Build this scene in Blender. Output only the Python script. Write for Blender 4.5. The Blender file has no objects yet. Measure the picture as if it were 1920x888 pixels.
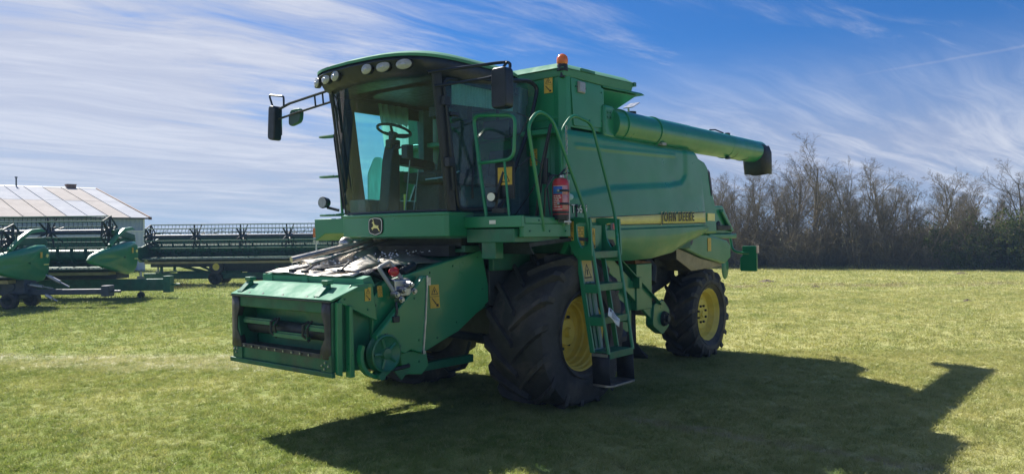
import bpy, bmesh, math, random
import numpy as np
from mathutils import Vector, Matrix
S = bpy.context.scene
COL = S.collection
R = math.radians
random.seed(7)

# ---------------------------------------------------------------- camera
def vec(*a): return Vector(a)
YAW, FPX = R(39.5), 1443.0
F0 = vec(-math.cos(YAW), -math.sin(YAW), 0); R0 = vec(-math.sin(YAW), math.cos(YAW), 0); U0 = vec(0, 0, 1)
CAM = vec(7.29, 6.72, 2.0)
pit = math.atan((442 - 444) / FPX); rol = R(-0.6)
Fc = F0 * math.cos(pit) + U0 * math.sin(pit); Uc = U0 * math.cos(pit) - F0 * math.sin(pit)
Rr = R0 * math.cos(rol) + Uc * math.sin(rol); Ur = Uc * math.cos(rol) - R0 * math.sin(rol)
cd = bpy.data.cameras.new('camera'); cam = bpy.data.objects.new('camera', cd); COL.objects.link(cam)
mw = Matrix((Rr, Ur, -Fc)).transposed().to_4x4(); mw.translation = CAM
cam.matrix_world = mw
cd.sensor_fit = 'HORIZONTAL'; cd.sensor_width = 36.0; cd.lens = 36.0 * FPX / 1920
cd.clip_start = 0.05; cd.clip_end = 6000
S.camera = cam
RZ = math.atan2(R0.y, R0.x)                       # local frame of the far things: +x to the right, +y away
def far(d, lx, z=0.0): p = CAM + F0 * d + R0 * lx; return Vector((p.x, p.y, z))

# ---------------------------------------------------------------- light, sky
SUN_DIR = vec(-0.19, -1.0, 1.0).normalized()
SUN_EL = math.asin(SUN_DIR.z); SUN_AZ = math.atan2(SUN_DIR.x, SUN_DIR.y)
S.view_settings.view_transform = 'Standard'; S.view_settings.look = 'None'
S.view_settings.exposure = 0.92; S.view_settings.gamma = 1.0
S.view_settings.use_curve_mapping = False
sl = bpy.data.lights.new('sun', 'SUN'); so = bpy.data.objects.new('sun', sl); COL.objects.link(so)
sl.energy = 5.0; sl.angle = R(0.53); sl.color = (1.0, 0.95, 0.86)
so.rotation_euler = SUN_DIR.to_track_quat('Z', 'Y').to_euler()
so.location = (-10, -40, 60)
W = bpy.data.worlds.new('World'); S.world = W; W.use_nodes = True
SKY_STRENGTH = 0.05

class NT:
    """small helper for writing node trees"""
    def __init__(s, tree): s.t = tree
    def n(s, typ, **k):
        nd = s.t.nodes.new(typ)
        for a, v in k.items():
            if a.startswith('i_'):
                key = a[2:]; key = int(key) if key.isdigit() else key.replace('_', ' ')
                s.set(nd.inputs[key], v)
            else: setattr(nd, a, v)
        return nd
    def set(s, sock, v):
        if isinstance(v, bpy.types.NodeSocket): s.t.links.new(v, sock)
        elif isinstance(v, bpy.types.Node): s.t.links.new(v.outputs[0], sock)
        else:
            try: sock.default_value = v
            except Exception: sock.default_value = tuple(v) + (1.0,)
    def math(s, op, a, b=0.0, c=None, clamp=False):
        nd = s.t.nodes.new('ShaderNodeMath'); nd.operation = op; nd.use_clamp = clamp
        s.set(nd.inputs[0], a); s.set(nd.inputs[1], b)
        if c is not None: s.set(nd.inputs[2], c)
        return nd.outputs[0]
    def vm(s, op, a, b=(0, 0, 0)):
        nd = s.t.nodes.new('ShaderNodeVectorMath'); nd.operation = op
        s.set(nd.inputs[0], a); s.set(nd.inputs[1], b)
        return nd.outputs['Value'] if op in ('DOT_PRODUCT', 'LENGTH') else nd.outputs[0]
    def mix(s, f, a, b, mode='MIX'):
        nd = s.t.nodes.new('ShaderNodeMix'); nd.data_type = 'RGBA'; nd.blend_type = mode
        s.set(nd.inputs[0], f); s.set(nd.inputs[6], a); s.set(nd.inputs[7], b)
        return nd.outputs[2]
    def ramp(s, f, lo, hi, a=0.0, b=1.0):
        nd = s.t.nodes.new('ShaderNodeMapRange'); nd.interpolation_type = 'SMOOTHSTEP'
        s.set(nd.inputs[0], f); s.set(nd.inputs[1], lo); s.set(nd.inputs[2], hi); s.set(nd.inputs[3], a); s.set(nd.inputs[4], b)
        return nd.outputs[0]
    def noise(s, vecs, scale, detail=3.0, rough=0.55, dist=0.0):
        nd = s.t.nodes.new('ShaderNodeTexNoise'); s.set(nd.inputs['Vector'], vecs)
        nd.inputs['Scale'].default_value = scale; nd.inputs['Detail'].default_value = detail
        nd.inputs['Roughness'].default_value = rough; nd.inputs['Distortion'].default_value = dist
        return nd.outputs['Fac']
    def comb(s, x, y, z=0.0):
        nd = s.t.nodes.new('ShaderNodeCombineXYZ'); s.set(nd.inputs[0], x); s.set(nd.inputs[1], y); s.set(nd.inputs[2], z)
        return nd.outputs[0]

def build_world():
    t = W.node_tree; t.nodes.clear(); g = NT(t)
    out = g.n('ShaderNodeOutputWorld'); bg = g.n('ShaderNodeBackground'); t.links.new(bg.outputs[0], out.inputs[0])
    bg.inputs[1].default_value = SKY_STRENGTH
    sky = g.n('ShaderNodeTexSky'); sky.sky_type = 'NISHITA'; sky.sun_disc = False
    sky.sun_elevation = SUN_EL; sky.sun_rotation = SUN_AZ
    sky.air_density = 1.0; sky.dust_density = 0.6; sky.ozone_density = 2.0
    d = g.n('ShaderNodeTexCoord').outputs['Generated']
    dx = g.vm('DOT_PRODUCT', d, tuple(R0)); dy = g.vm('DOT_PRODUCT', d, tuple(F0)); dz = g.vm('DOT_PRODUCT', d, (0, 0, 1))
    up = g.math('ADD', g.math('MAXIMUM', dz, 0.0), 0.16)
    # cloud sheet: the direction projected on a high plane; streaks of cirrus run from upper left to lower right
    px = g.math('DIVIDE', dx, up); py = g.math('DIVIDE', dy, up)
    a = R(-35); ca, sa = math.cos(a), math.sin(a)
    u = g.math('ADD', g.math('MULTIPLY', px, ca), g.math('MULTIPLY', py, -sa))
    v = g.math('ADD', g.math('MULTIPLY', px, sa), g.math('MULTIPLY', py, ca))
    wob = g.noise(g.comb(px, py, 3.1), 0.55, 3)
    u2 = g.math('ADD', u, g.math('MULTIPLY', wob, 1.0))
    v2 = g.math('ADD', v, g.math('MULTIPLY', wob, 0.55))
    streak = g.noise(g.comb(g.math('MULTIPLY', u2, 0.16), v2, 0.0), 2.1, 8, 0.62, 0.25)
    fine = g.noise(g.comb(g.math('MULTIPLY', u2, 0.5), g.math('MULTIPLY', v2, 2.2), 5.0), 3.2, 7, 0.66, 0.5)
    big = g.noise(g.comb(px, py, 9.7), 0.42, 3, 0.5)
    tone = g.math('ADD', g.math('MULTIPLY', streak, 0.66), g.math('MULTIPLY', fine, 0.34))
    side = g.ramp(dx, -0.55, 0.45, 0.13, -0.04)                  # thicker cirrus on the sun's side of the sky
    cov = g.math('ADD', g.math('ADD', tone, side), g.math('MULTIPLY', g.math('SUBTRACT', big, 0.5), 0.75))
    dens = g.ramp(cov, 0.46, 0.74)
    low = g.ramp(dz, 0.08, 0.25, 1.0, 0.0)                        # the veil thickens towards the horizon
    veil = g.math('MULTIPLY', low, g.ramp(g.math('ADD', g.math('MULTIPLY', big, 0.5), g.math('MULTIPLY', fine, 0.5)), 0.32, 0.62, 0.70, 1.0))
    dens = g.math('MAXIMUM', dens, veil)
    # low bank of soft cloud over the trees
    bank = g.math('MULTIPLY', g.ramp(g.noise(g.comb(g.math('MULTIPLY', dx, 3.0), g.math('MULTIPLY', dz, 8.0), dy), 1.6, 6, 0.6, 0.6), 0.30, 0.58),
                  g.math('MULTIPLY', g.ramp(dz, 0.0, 0.07), g.ramp(dz, 0.10, 0.22, 1.0, 0.0)))
    dens = g.math('MAXIMUM', dens, bank)
    # contrail: a thin band round one great circle
    n = contrail_normal()
    off = g.math('ABSOLUTE', g.math('ADD', g.vm('DOT_PRODUCT', d, tuple(n)), g.math('MULTIPLY', g.math('SUBTRACT', fine, 0.5), 0.004)))
    con = g.math('MULTIPLY', g.ramp(off, 0.0006, 0.0030, 0.40, 0.0), g.ramp(dx, 0.12, 0.48))
    dens = g.math('MAXIMUM', dens, con)
    glow = g.ramp(g.vm('DOT_PRODUCT', d, tuple(SUN_DIR)), 0.35, 1.0)
    cc = g.mix(glow, (4.2, 4.75, 6.6, 1), (6.6, 6.9, 8.1, 1))
    skyc = g.mix(1.0, sky.outputs[0], (0.20, 0.55, 1.05, 1), 'MULTIPLY')
    cc = g.mix(g.ramp(g.math('ADD', g.math('MULTIPLY', streak, 0.5), g.math('MULTIPLY', fine, 0.5)), 0.42, 0.66, 0.0, 0.75), cc, (8.8, 8.9, 9.6, 1))
    col = g.mix(g.math('MULTIPLY', dens, 0.9), skyc, cc)
    g.set(bg.inputs[0], col)

def contrail_normal():
    def ray(px, py): return (Fc + Rr * ((px - 960) / FPX) - Ur * ((py - 444) / FPX)).normalized()
    return ray(1400, 178).cross(ray(1915, 88)).normalized()
build_world()

# ---------------------------------------------------------------- materials
def new_mat(name):
    m = bpy.data.materials.new(name); m.use_nodes = True; m.node_tree.nodes.clear()
    g = NT(m.node_tree); o = g.n('ShaderNodeOutputMaterial'); return m, g, o
def principled(name, col, rough=0.5, metal=0.0, coat=0.0, var=0.12, nscale=6.0, dust=0.0, dustcol=(0.30, 0.27, 0.20), bump=0.0, bscale=60.0, spec=0.5, rvar=0.12):
    m, g, o = new_mat(name); p = g.n('ShaderNodeBsdfPrincipled'); g.set(o.inputs[0], p)
    co = g.n('ShaderNodeTexCoord').outputs['Object']
    n1 = g.noise(co, nscale, 5, 0.6)
    c = g.mix(g.ramp(n1, 0.25, 0.75), tuple(x * (1 - var) for x in col) + (1,), tuple(min(1, x * (1 + var)) for x in col) + (1,))
    if dust > 0:
        n2 = g.noise(co, nscale * 0.45, 6, 0.68, 0.4)
        c = g.mix(g.math('MULTIPLY', g.ramp(n2, 0.48, 0.78), dust), c, dustcol + (1,))
    g.set(p.inputs['Base Color'], c); p.inputs['Metallic'].default_value = metal
    n3 = g.noise(co, nscale * 2.3, 4, 0.6)
    g.set(p.inputs['Roughness'], g.ramp(n3, 0.2, 0.8, max(0.03, rough - rvar), min(1, rough + rvar)))
    p.inputs['Coat Weight'].default_value = coat; p.inputs['Coat Roughness'].default_value = 0.13
    p.inputs['Specular IOR Level'].default_value = spec
    if bump > 0:
        b = g.n('ShaderNodeBump'); b.inputs['Strength'].default_value = bump; b.inputs['Distance'].default_value = 0.01
        g.set(b.inputs['Height'], g.noise(co, bscale, 5, 0.6)); g.set(p.inputs['Normal'], b.outputs[0])
    return m
MT = {}
MT['green'] = principled('green_paint', (0.012, 0.212, 0.095), 0.37, coat=0.35, var=0.10, nscale=1.3, dust=0.09, dustcol=(0.14, 0.27, 0.19), bump=0.012, bscale=9)
MT['green_worn'] = principled('worn_green_paint', (0.012, 0.155, 0.080), 0.44, coat=0.2, var=0.22, nscale=5, dust=0.35, dustcol=(0.16, 0.15, 0.11), bump=0.05, bscale=25)
MT['green_top'] = principled('chalky_sunlit_green_paint', (0.080, 0.260, 0.170), 0.72, var=0.08, nscale=2.0, dust=0.12, dustcol=(0.3, 0.36, 0.3), spec=0.2)  # matt chalky green for tops, the pale sun glint partly painted in
MT['green_dark'] = principled('dark_green_machinery_paint', (0.022, 0.130, 0.075), 0.5, var=0.25, nscale=5, dust=0.35, dustcol=(0.13, 0.12, 0.09), bump=0.06, bscale=25)  # darker green for inner body, header frames and trailers
MT['green_far'] = principled('old_header_paint', (0.014, 0.105, 0.055), 0.45, coat=0.2, var=0.18, nscale=2, dust=0.25, dustcol=(0.16, 0.17, 0.12))
MT['yellow'] = principled('yellow_paint', (0.86, 0.66, 0.10), 0.45, coat=0.15, var=0.10, nscale=5, dust=0.35, dustcol=(0.30, 0.25, 0.12))
MT['stripe'] = principled('yellow_stripe_vinyl', (0.92, 0.82, 0.30), 0.45, var=0.05)
MT['decal'] = principled('warning_sticker_yellow', (0.68, 0.44, 0.06), 0.45, var=0.12, nscale=20, dust=0.2)
MT['white'] = principled('white_print', (0.78, 0.78, 0.74), 0.5, var=0.05)
MT['paper'] = principled('white_paper', (0.80, 0.82, 0.84), 0.7, var=0.03)
MT['black'] = principled('black_plastic', (0.008, 0.013, 0.024), 0.42, var=0.2, dust=0.2, dustcol=(0.024, 0.034, 0.050))
MT['print'] = principled('black_print', (0.012, 0.012, 0.012), 0.5, var=0.05)
MT['rubber'] = principled('tyre_rubber', (0.045, 0.043, 0.044), 0.60, var=0.25, nscale=5, dust=0.85, dustcol=(0.15, 0.125, 0.10), bump=0.12, bscale=60, spec=0.35)  # brown dust, raised to paint a sheen onto the lugs
MT['rubber_flat'] = principled('flap_rubber', (0.012, 0.015, 0.024), 0.6, var=0.2, dust=0.25, dustcol=(0.04, 0.042, 0.048))
MT['steel'] = principled('bare_steel', (0.42, 0.43, 0.45), 0.40, metal=1.0, var=0.15, nscale=14, dust=0.35, dustcol=(0.22, 0.20, 0.18))
MT['worn_steel'] = principled('polished_worn_steel', (0.50, 0.47, 0.43), 0.38, metal=0.85, var=0.25, nscale=7, dust=0.55, dustcol=(0.30, 0.25, 0.19))
MT['dark_steel'] = principled('scuffed_dark_steel', (0.065, 0.062, 0.07), 0.5, metal=0.4, var=0.3, nscale=8, dust=0.4, dustcol=(0.16, 0.13, 0.11))
MT['scuffed'] = principled('scuffed_green_plate', (0.012, 0.115, 0.058), 0.5, var=0.25, nscale=4, dust=0.75, dustcol=(0.075, 0.062, 0.05))
MT['rust'] = principled('rusty_metal', (0.16, 0.075, 0.035), 0.75, var=0.4, nscale=14)
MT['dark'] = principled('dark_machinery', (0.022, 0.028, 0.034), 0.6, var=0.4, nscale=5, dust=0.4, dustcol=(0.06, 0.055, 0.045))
MT['navy'] = principled('dark_blue_steel', (0.030, 0.045, 0.085), 0.5, var=0.2, dust=0.3, dustcol=(0.12, 0.12, 0.12))
MT['seat'] = principled('seat_cloth', (0.035, 0.048, 0.062), 0.85, var=0.2, nscale=18, bump=0.1)
MT['pale_skid'] = principled('skid_paint', (0.34, 0.28, 0.14), 0.6, var=0.2, nscale=3)
MT['tan'] = principled('interior_trim', (0.065, 0.115, 0.145), 0.7, var=0.15)
MT['orange'] = principled('orange_reflector', (0.75, 0.20, 0.03), 0.4, var=0.1)
MT['red'] = principled('red_paint', (0.50, 0.030, 0.032), 0.35, coat=0.3, var=0.1)
MT['blue'] = principled('blue_print', (0.05, 0.17, 0.55), 0.45, var=0.05)
MT['pink'] = principled('pale_red_print', (0.62, 0.30, 0.32), 0.5, var=0.2, nscale=30)
MT['pale'] = principled('pale_blind', (0.45, 0.50, 0.46), 0.8, var=0.12, nscale=9)
MT['mirror'] = principled('mirror_glass', (0.75, 0.78, 0.78), 0.06, metal=1.0, var=0.02, rvar=0.02)
MT['lens'] = principled('lamp_lens', (0.30, 0.31, 0.33), 0.12, coat=0.8, var=0.15, nscale=30, rvar=0.06)
MT['amber'] = principled('amber_lens', (0.88, 0.22, 0.02), 0.2, coat=0.5, var=0.06, rvar=0.05)
MT['grey'] = principled('grey_plastic', (0.30, 0.31, 0.32), 0.5, var=0.1)
MT['soil'] = principled('dark_soil', (0.085, 0.062, 0.042), 0.95, var=0.4, nscale=9, bump=0.6, bscale=30)
def amber_glow():
    p = [n for n in MT['amber'].node_tree.nodes if n.type == 'BSDF_PRINCIPLED'][0]
    p.inputs['Transmission Weight'].default_value = 0.35; p.inputs['Subsurface Weight'].default_value = 0.5
    p.inputs['Subsurface Radius'].default_value = (0.1, 0.04, 0.01); p.inputs['Subsurface Scale'].default_value = 0.5
amber_glow()
def glass(name, tint, dusty=0.06, dustcol=(0.30, 0.38, 0.42), dscale=2.0):
    m, g, o = new_mat(name)
    tr = g.n('ShaderNodeBsdfTransparent'); tr.inputs[0].default_value = tint + (1,)
    gl = g.n('ShaderNodeBsdfGlossy'); gl.inputs['Roughness'].default_value = 0.03
    df = g.n('ShaderNodeBsdfDiffuse'); df.inputs[0].default_value = dustcol + (1,)
    fr = g.n('ShaderNodeFresnel'); g.set(fr.inputs[0], g.math('MULTIPLY_ADD', g.n('ShaderNodeNewGeometry').outputs['Backfacing'], -0.5965, 1.34))   # the same 1.34 from either side of the pane
    co = g.n('ShaderNodeTexCoord').outputs['Object']
    st = g.n('ShaderNodeMapping'); g.set(st.inputs[0], co); st.inputs['Scale'].default_value = (1, 1, 0.28)
    dn = g.ramp(g.noise(st.outputs[0], dscale * 2.2, 7, 0.7, 0.5), 0.35, 0.8, dusty * 0.5, dusty * 2.6)
    sep = g.n('ShaderNodeSeparateXYZ'); g.set(sep.inputs[0], co)
    dn = g.math('ADD', dn, g.math('MULTIPLY', g.ramp(sep.outputs[2], 2.30, 2.62, 0.16, 0.0), g.ramp(g.noise(st.outputs[0], 7.0, 6, 0.7), 0.35, 0.7)))
    a = g.n('ShaderNodeMixShader'); g.set(a.inputs[0], dn); g.set(a.inputs[1], tr); g.set(a.inputs[2], df)
    b = g.n('ShaderNodeMixShader'); g.set(b.inputs[0], fr); g.set(b.inputs[1], a); g.set(b.inputs[2], gl)
    g.set(o.inputs[0], b); return m
def sheer(name, col):
    m, g, o = new_mat(name); d = g.n('ShaderNodeBsdfDiffuse'); t = g.n('ShaderNodeBsdfTranslucent'); a = g.n('ShaderNodeMixShader'); a.inputs[0].default_value = 0.65
    st = g.n('ShaderNodeMapping'); g.set(st.inputs[0], g.n('ShaderNodeTexCoord').outputs['Object']); st.inputs['Scale'].default_value = (1, 1, 0.2)
    c = g.mix(g.ramp(g.noise(st.outputs[0], 9, 5), .3, .7), tuple(x * .8 for x in col) + (1,), tuple(x * 1.15 for x in col) + (1,))
    g.set(d.inputs[0], c); g.set(t.inputs[0], c); g.set(a.inputs[1], d); g.set(a.inputs[2], t); g.set(o.inputs[0], a); return m
MT['glass'] = glass('tinted_cab_glass', (0.60, 0.92, 0.94), 0.018)
MT['glass_door'] = glass('tinted_door_glass', (0.80, 0.95, 0.95), 0.03)
MT['glass_side'] = glass('tinted_side_glass', (0.66, 0.95, 0.94), 0.015)
MT['pale_sheer'] = sheer('sheer_pale_sheet', (0.42, 0.50, 0.46)); MT['teal_film'] = sheer('teal_film', (0.30, 0.52, 0.50))

def turf_nodes(g, pos):
    """colour of the turf as a function of world position: lush, plain and straw patches, a worn track"""
    big = g.noise(pos, 0.11, 5, 0.6, 0.4)
    mid = g.noise(pos, 0.75, 5, 0.65, 0.3)
    sml = g.noise(pos, 5.0, 4, 0.6)
    dr = g.vm('DOT_PRODUCT', pos, tuple(R0)); df = g.vm('DOT_PRODUCT', pos, tuple(F0))
    base_r = CAM.dot(R0); base_f = CAM.dot(F0)
    lx = g.math('SUBTRACT', dr, base_r); dd = g.math('SUBTRACT', df, base_f)
    right = g.ramp(g.math('DIVIDE', lx, g.math('ADD', g.math('ABSOLUTE', dd), 2.0)), -0.25, 0.45)
    dry = g.math('ADD', g.math('ADD', g.math('MULTIPLY', big, 0.62), g.math('MULTIPLY', mid, 0.42)), g.math('MULTIPLY', right, 0.24))
    f1 = g.ramp(dry, 0.42, 0.78)
    c = g.mix(f1, (0.180, 0.245, 0.052, 1), (0.455, 0.440, 0.190, 1))
    c = g.mix(g.math('MULTIPLY', g.ramp(mid, 0.30, 0.62, 1, 0), 0.6), c, (0.155, 0.215, 0.040, 1))
    clump = g.noise(pos, 2.6, 5, 0.7, 0.3)
    c = g.mix(g.ramp(clump, 0.50, 0.66, 0.0, 0.55), c, (0.40, 0.42, 0.17, 1))
    c = g.mix(g.ramp(clump, 0.30, 0.46, 0.55, 0.0), c, (0.135, 0.165, 0.045, 1))
    # worn wheel track crossing the lawn behind the machine, and scraps of bare soil
    wav = g.math('MULTIPLY', g.math('SUBTRACT', g.noise(pos, 0.5, 3), 0.5), 1.8); wav2 = g.math('MULTIPLY', g.math('SUBTRACT', clump, 0.5), 0.7)
    tr = g.math('ABSOLUTE', g.math('SUBTRACT', g.math('ADD', g.math('ADD', dd, wav), g.math('MULTIPLY', lx, 0.10)), 12.0))
    tf = g.math('MULTIPLY', g.ramp(tr, 0.35, 1.0, 1.0, 0.0), g.math('MULTIPLY', g.ramp(lx, -3.2, -1.6, 1, 0), g.ramp(sml, 0.3, 0.62, 0.35, 1.0)))
    c = g.mix(g.math('MULTIPLY', g.math('MULTIPLY', tf, g.ramp(clump, 0.36, 0.58, 0.2, 1.0)), 0.8), c, (0.60, 0.56, 0.44, 1))
    tr3 = g.math('ABSOLUTE', g.math('SUBTRACT', g.math('ADD', g.math('ADD', dd, wav2), g.math('MULTIPLY', lx, 0.85)), 9.45))
    tf3 = g.math('MULTIPLY', g.ramp(tr3, 0.03, 0.24, 1.0, 0.0), g.math('MULTIPLY', g.ramp(lx, 0.9, 1.5), g.ramp(sml, 0.35, 0.6)))
    c = g.mix(g.math('MULTIPLY', tf3, 0.8), c, (0.40, 0.34, 0.24, 1))
    tr2 = g.math('ABSOLUTE', g.math('SUBTRACT', g.math('ADD', dd, wav), 29.0))
    tf2 = g.math('MULTIPLY', g.ramp(tr2, 0.3, 1.5, 1.0, 0.0), g.math('MULTIPLY', g.ramp(lx, 6, 9), g.ramp(mid, 0.42, 0.6)))
    c = g.mix(g.math('MULTIPLY', tf2, 0.75), c, (0.22, 0.165, 0.12, 1))
    bare = g.math('MULTIPLY', g.ramp(g.noise(pos, 1.9, 5, 0.7), 0.66, 0.74), 0.6)
    c = g.mix(bare, c, (0.21, 0.175, 0.115, 1))
    c = g.mix(g.math('MULTIPLY', g.ramp(sml, 0.35, 0.75), 0.30), c, (0.42, 0.42, 0.17, 1))
    return c, mid, sml
def ground_mat():
    m, g, o = new_mat('turf_ground'); p = g.n('ShaderNodeBsdfPrincipled'); g.set(o.inputs[0], p)
    pos = g.n('ShaderNodeNewGeometry').outputs['Position']
    c, mid, sml = turf_nodes(g, pos)
    fine = g.noise(pos, 38.0, 4, 0.7)
    c = g.mix(g.ramp(fine, 0.3, 0.6, 0.45, 0.0), c, (0.06, 0.065, 0.022, 1))
    g.set(p.inputs['Base Color'], c); p.inputs['Roughness'].default_value = 0.95; p.inputs['Specular IOR Level'].default_value = 0.1
    b = g.n('ShaderNodeBump'); b.inputs['Strength'].default_value = 0.9; b.inputs['Distance'].default_value = 0.04
    g.set(b.inputs['Height'], g.math('ADD', g.math('MULTIPLY', fine, 0.6), g.noise(pos, 9.0, 4, 0.6))); g.set(p.inputs['Normal'], b.outputs[0])
    return m
def grass_mat():
    m, g, o = new_mat('grass_blades')
    pos = g.n('ShaderNodeNewGeometry').outputs['Position']
    c, mid, sml = turf_nodes(g, pos)
    rnd = g.n('ShaderNodeObjectInfo').outputs['Random']
    c = g.mix(g.ramp(rnd, 0.55, 1.0, 0.0, 0.55), c, (0.48, 0.44, 0.21, 1))
    c = g.mix(g.ramp(rnd, 0.0, 0.4, 0.5, 0.0), c, (0.115, 0.18, 0.032, 1))
    d = g.n('ShaderNodeBsdfDiffuse'); g.set(d.inputs[0], c)
    t = g.n('ShaderNodeBsdfTranslucent'); g.set(t.inputs[0], g.mix(1.0, c, (1.15, 1.15, 0.8, 1), 'MULTIPLY'))
    gl = g.n('ShaderNodeBsdfGlossy'); gl.inputs['Roughness'].default_value = 0.45; gl.inputs[0].default_value = (0.5, 0.5, 0.45, 1)
    a = g.n('ShaderNodeMixShader'); a.inputs[0].default_value = 0.42; g.set(a.inputs[1], d); g.set(a.inputs[2], t)
    b = g.n('ShaderNodeMixShader'); b.inputs[0].default_value = 0.06; g.set(b.inputs[1], a); g.set(b.inputs[2], gl)
    g.set(o.inputs[0], b); return m
MT['ground'] = ground_mat(); MT['grass'] = grass_mat()
def bark_mat():
    m, g, o = new_mat('bark'); p = g.n('ShaderNodeBsdfPrincipled'); g.set(o.inputs[0], p)
    co = g.n('ShaderNodeTexCoord').outputs['Object']; rnd = g.n('ShaderNodeObjectInfo').outputs['Random']
    n = g.noise(co, 5.0, 5, 0.65)
    c = g.mix(g.ramp(n, 0.3, 0.7), (0.085, 0.072, 0.048, 1), (0.20, 0.165, 0.112, 1))
    c = g.mix(g.math('MULTIPLY', rnd, 0.4), c, (0.21, 0.165, 0.10, 1))
    g.set(p.inputs['Base Color'], c); p.inputs['Roughness'].default_value = 0.85; p.inputs['Specular IOR Level'].default_value = 0.25
    return m
MT['bark'] = bark_mat()
def leaf_mat(name, c1, c2):
    m, g, o = new_mat(name)
    n = g.noise(g.n('ShaderNodeTexCoord').outputs['Object'], 1.7, 4, 0.6)
    c = g.mix(g.ramp(n, 0.3, 0.7), c1 + (1,), c2 + (1,))
    d = g.n('ShaderNodeBsdfDiffuse'); g.set(d.inputs[0], c); t = g.n('ShaderNodeBsdfTranslucent'); g.set(t.inputs[0], c)
    a = g.n('ShaderNodeMixShader'); a.inputs[0].default_value = 0.35; g.set(a.inputs[1], d); g.set(a.inputs[2], t); g.set(o.inputs[0], a)
    return m
MT['leaf'] = leaf_mat('young_leaves', (0.06, 0.085, 0.028), (0.14, 0.165, 0.055))
MT['leaf_dry'] = leaf_mat('dry_leaves', (0.13, 0.105, 0.065), (0.25, 0.20, 0.125))
def corrugated(name, c1, c2, axis=0, scale=9.0, rough=0.5, metal=0.0, patch=None):
    m, g, o = new_mat(name); p = g.n('ShaderNodeBsdfPrincipled'); g.set(o.inputs[0], p)
    co = g.n('ShaderNodeTexCoord').outputs['Object']
    n = g.noise(co, 0.35, 6, 0.7, 0.3); n2 = g.noise(co, 2.5, 5, 0.7)
    c = g.mix(g.ramp(g.math('ADD', g.math('MULTIPLY', n, 0.6), g.math('MULTIPLY', n2, 0.4)), 0.35, 0.65), c1 + (1,), c2 + (1,))
    p.inputs['Specular IOR Level'].default_value = 0.12
    g.set(p.inputs['Base Color'], c); p.inputs['Roughness'].default_value = rough; p.inputs['Metallic'].default_value = metal
    return m
MT['roof'] = corrugated('weathered_roof_sheets', (0.36, 0.33, 0.31), (0.45, 0.415, 0.39), rough=0.95)
MT['roof_new'] = corrugated('bluish_roof_sheets', (0.33, 0.35, 0.40), (0.44, 0.45, 0.48), rough=0.92)
MT['wall_upper'] = corrugated('bluish_wall_sheets', (0.30, 0.36, 0.46), (0.36, 0.42, 0.52), rough=0.5)
MT['wall_lower'] = corrugated('pale_wall_sheets', (0.50, 0.55, 0.62), (0.58, 0.62, 0.68), rough=0.5)

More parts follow.
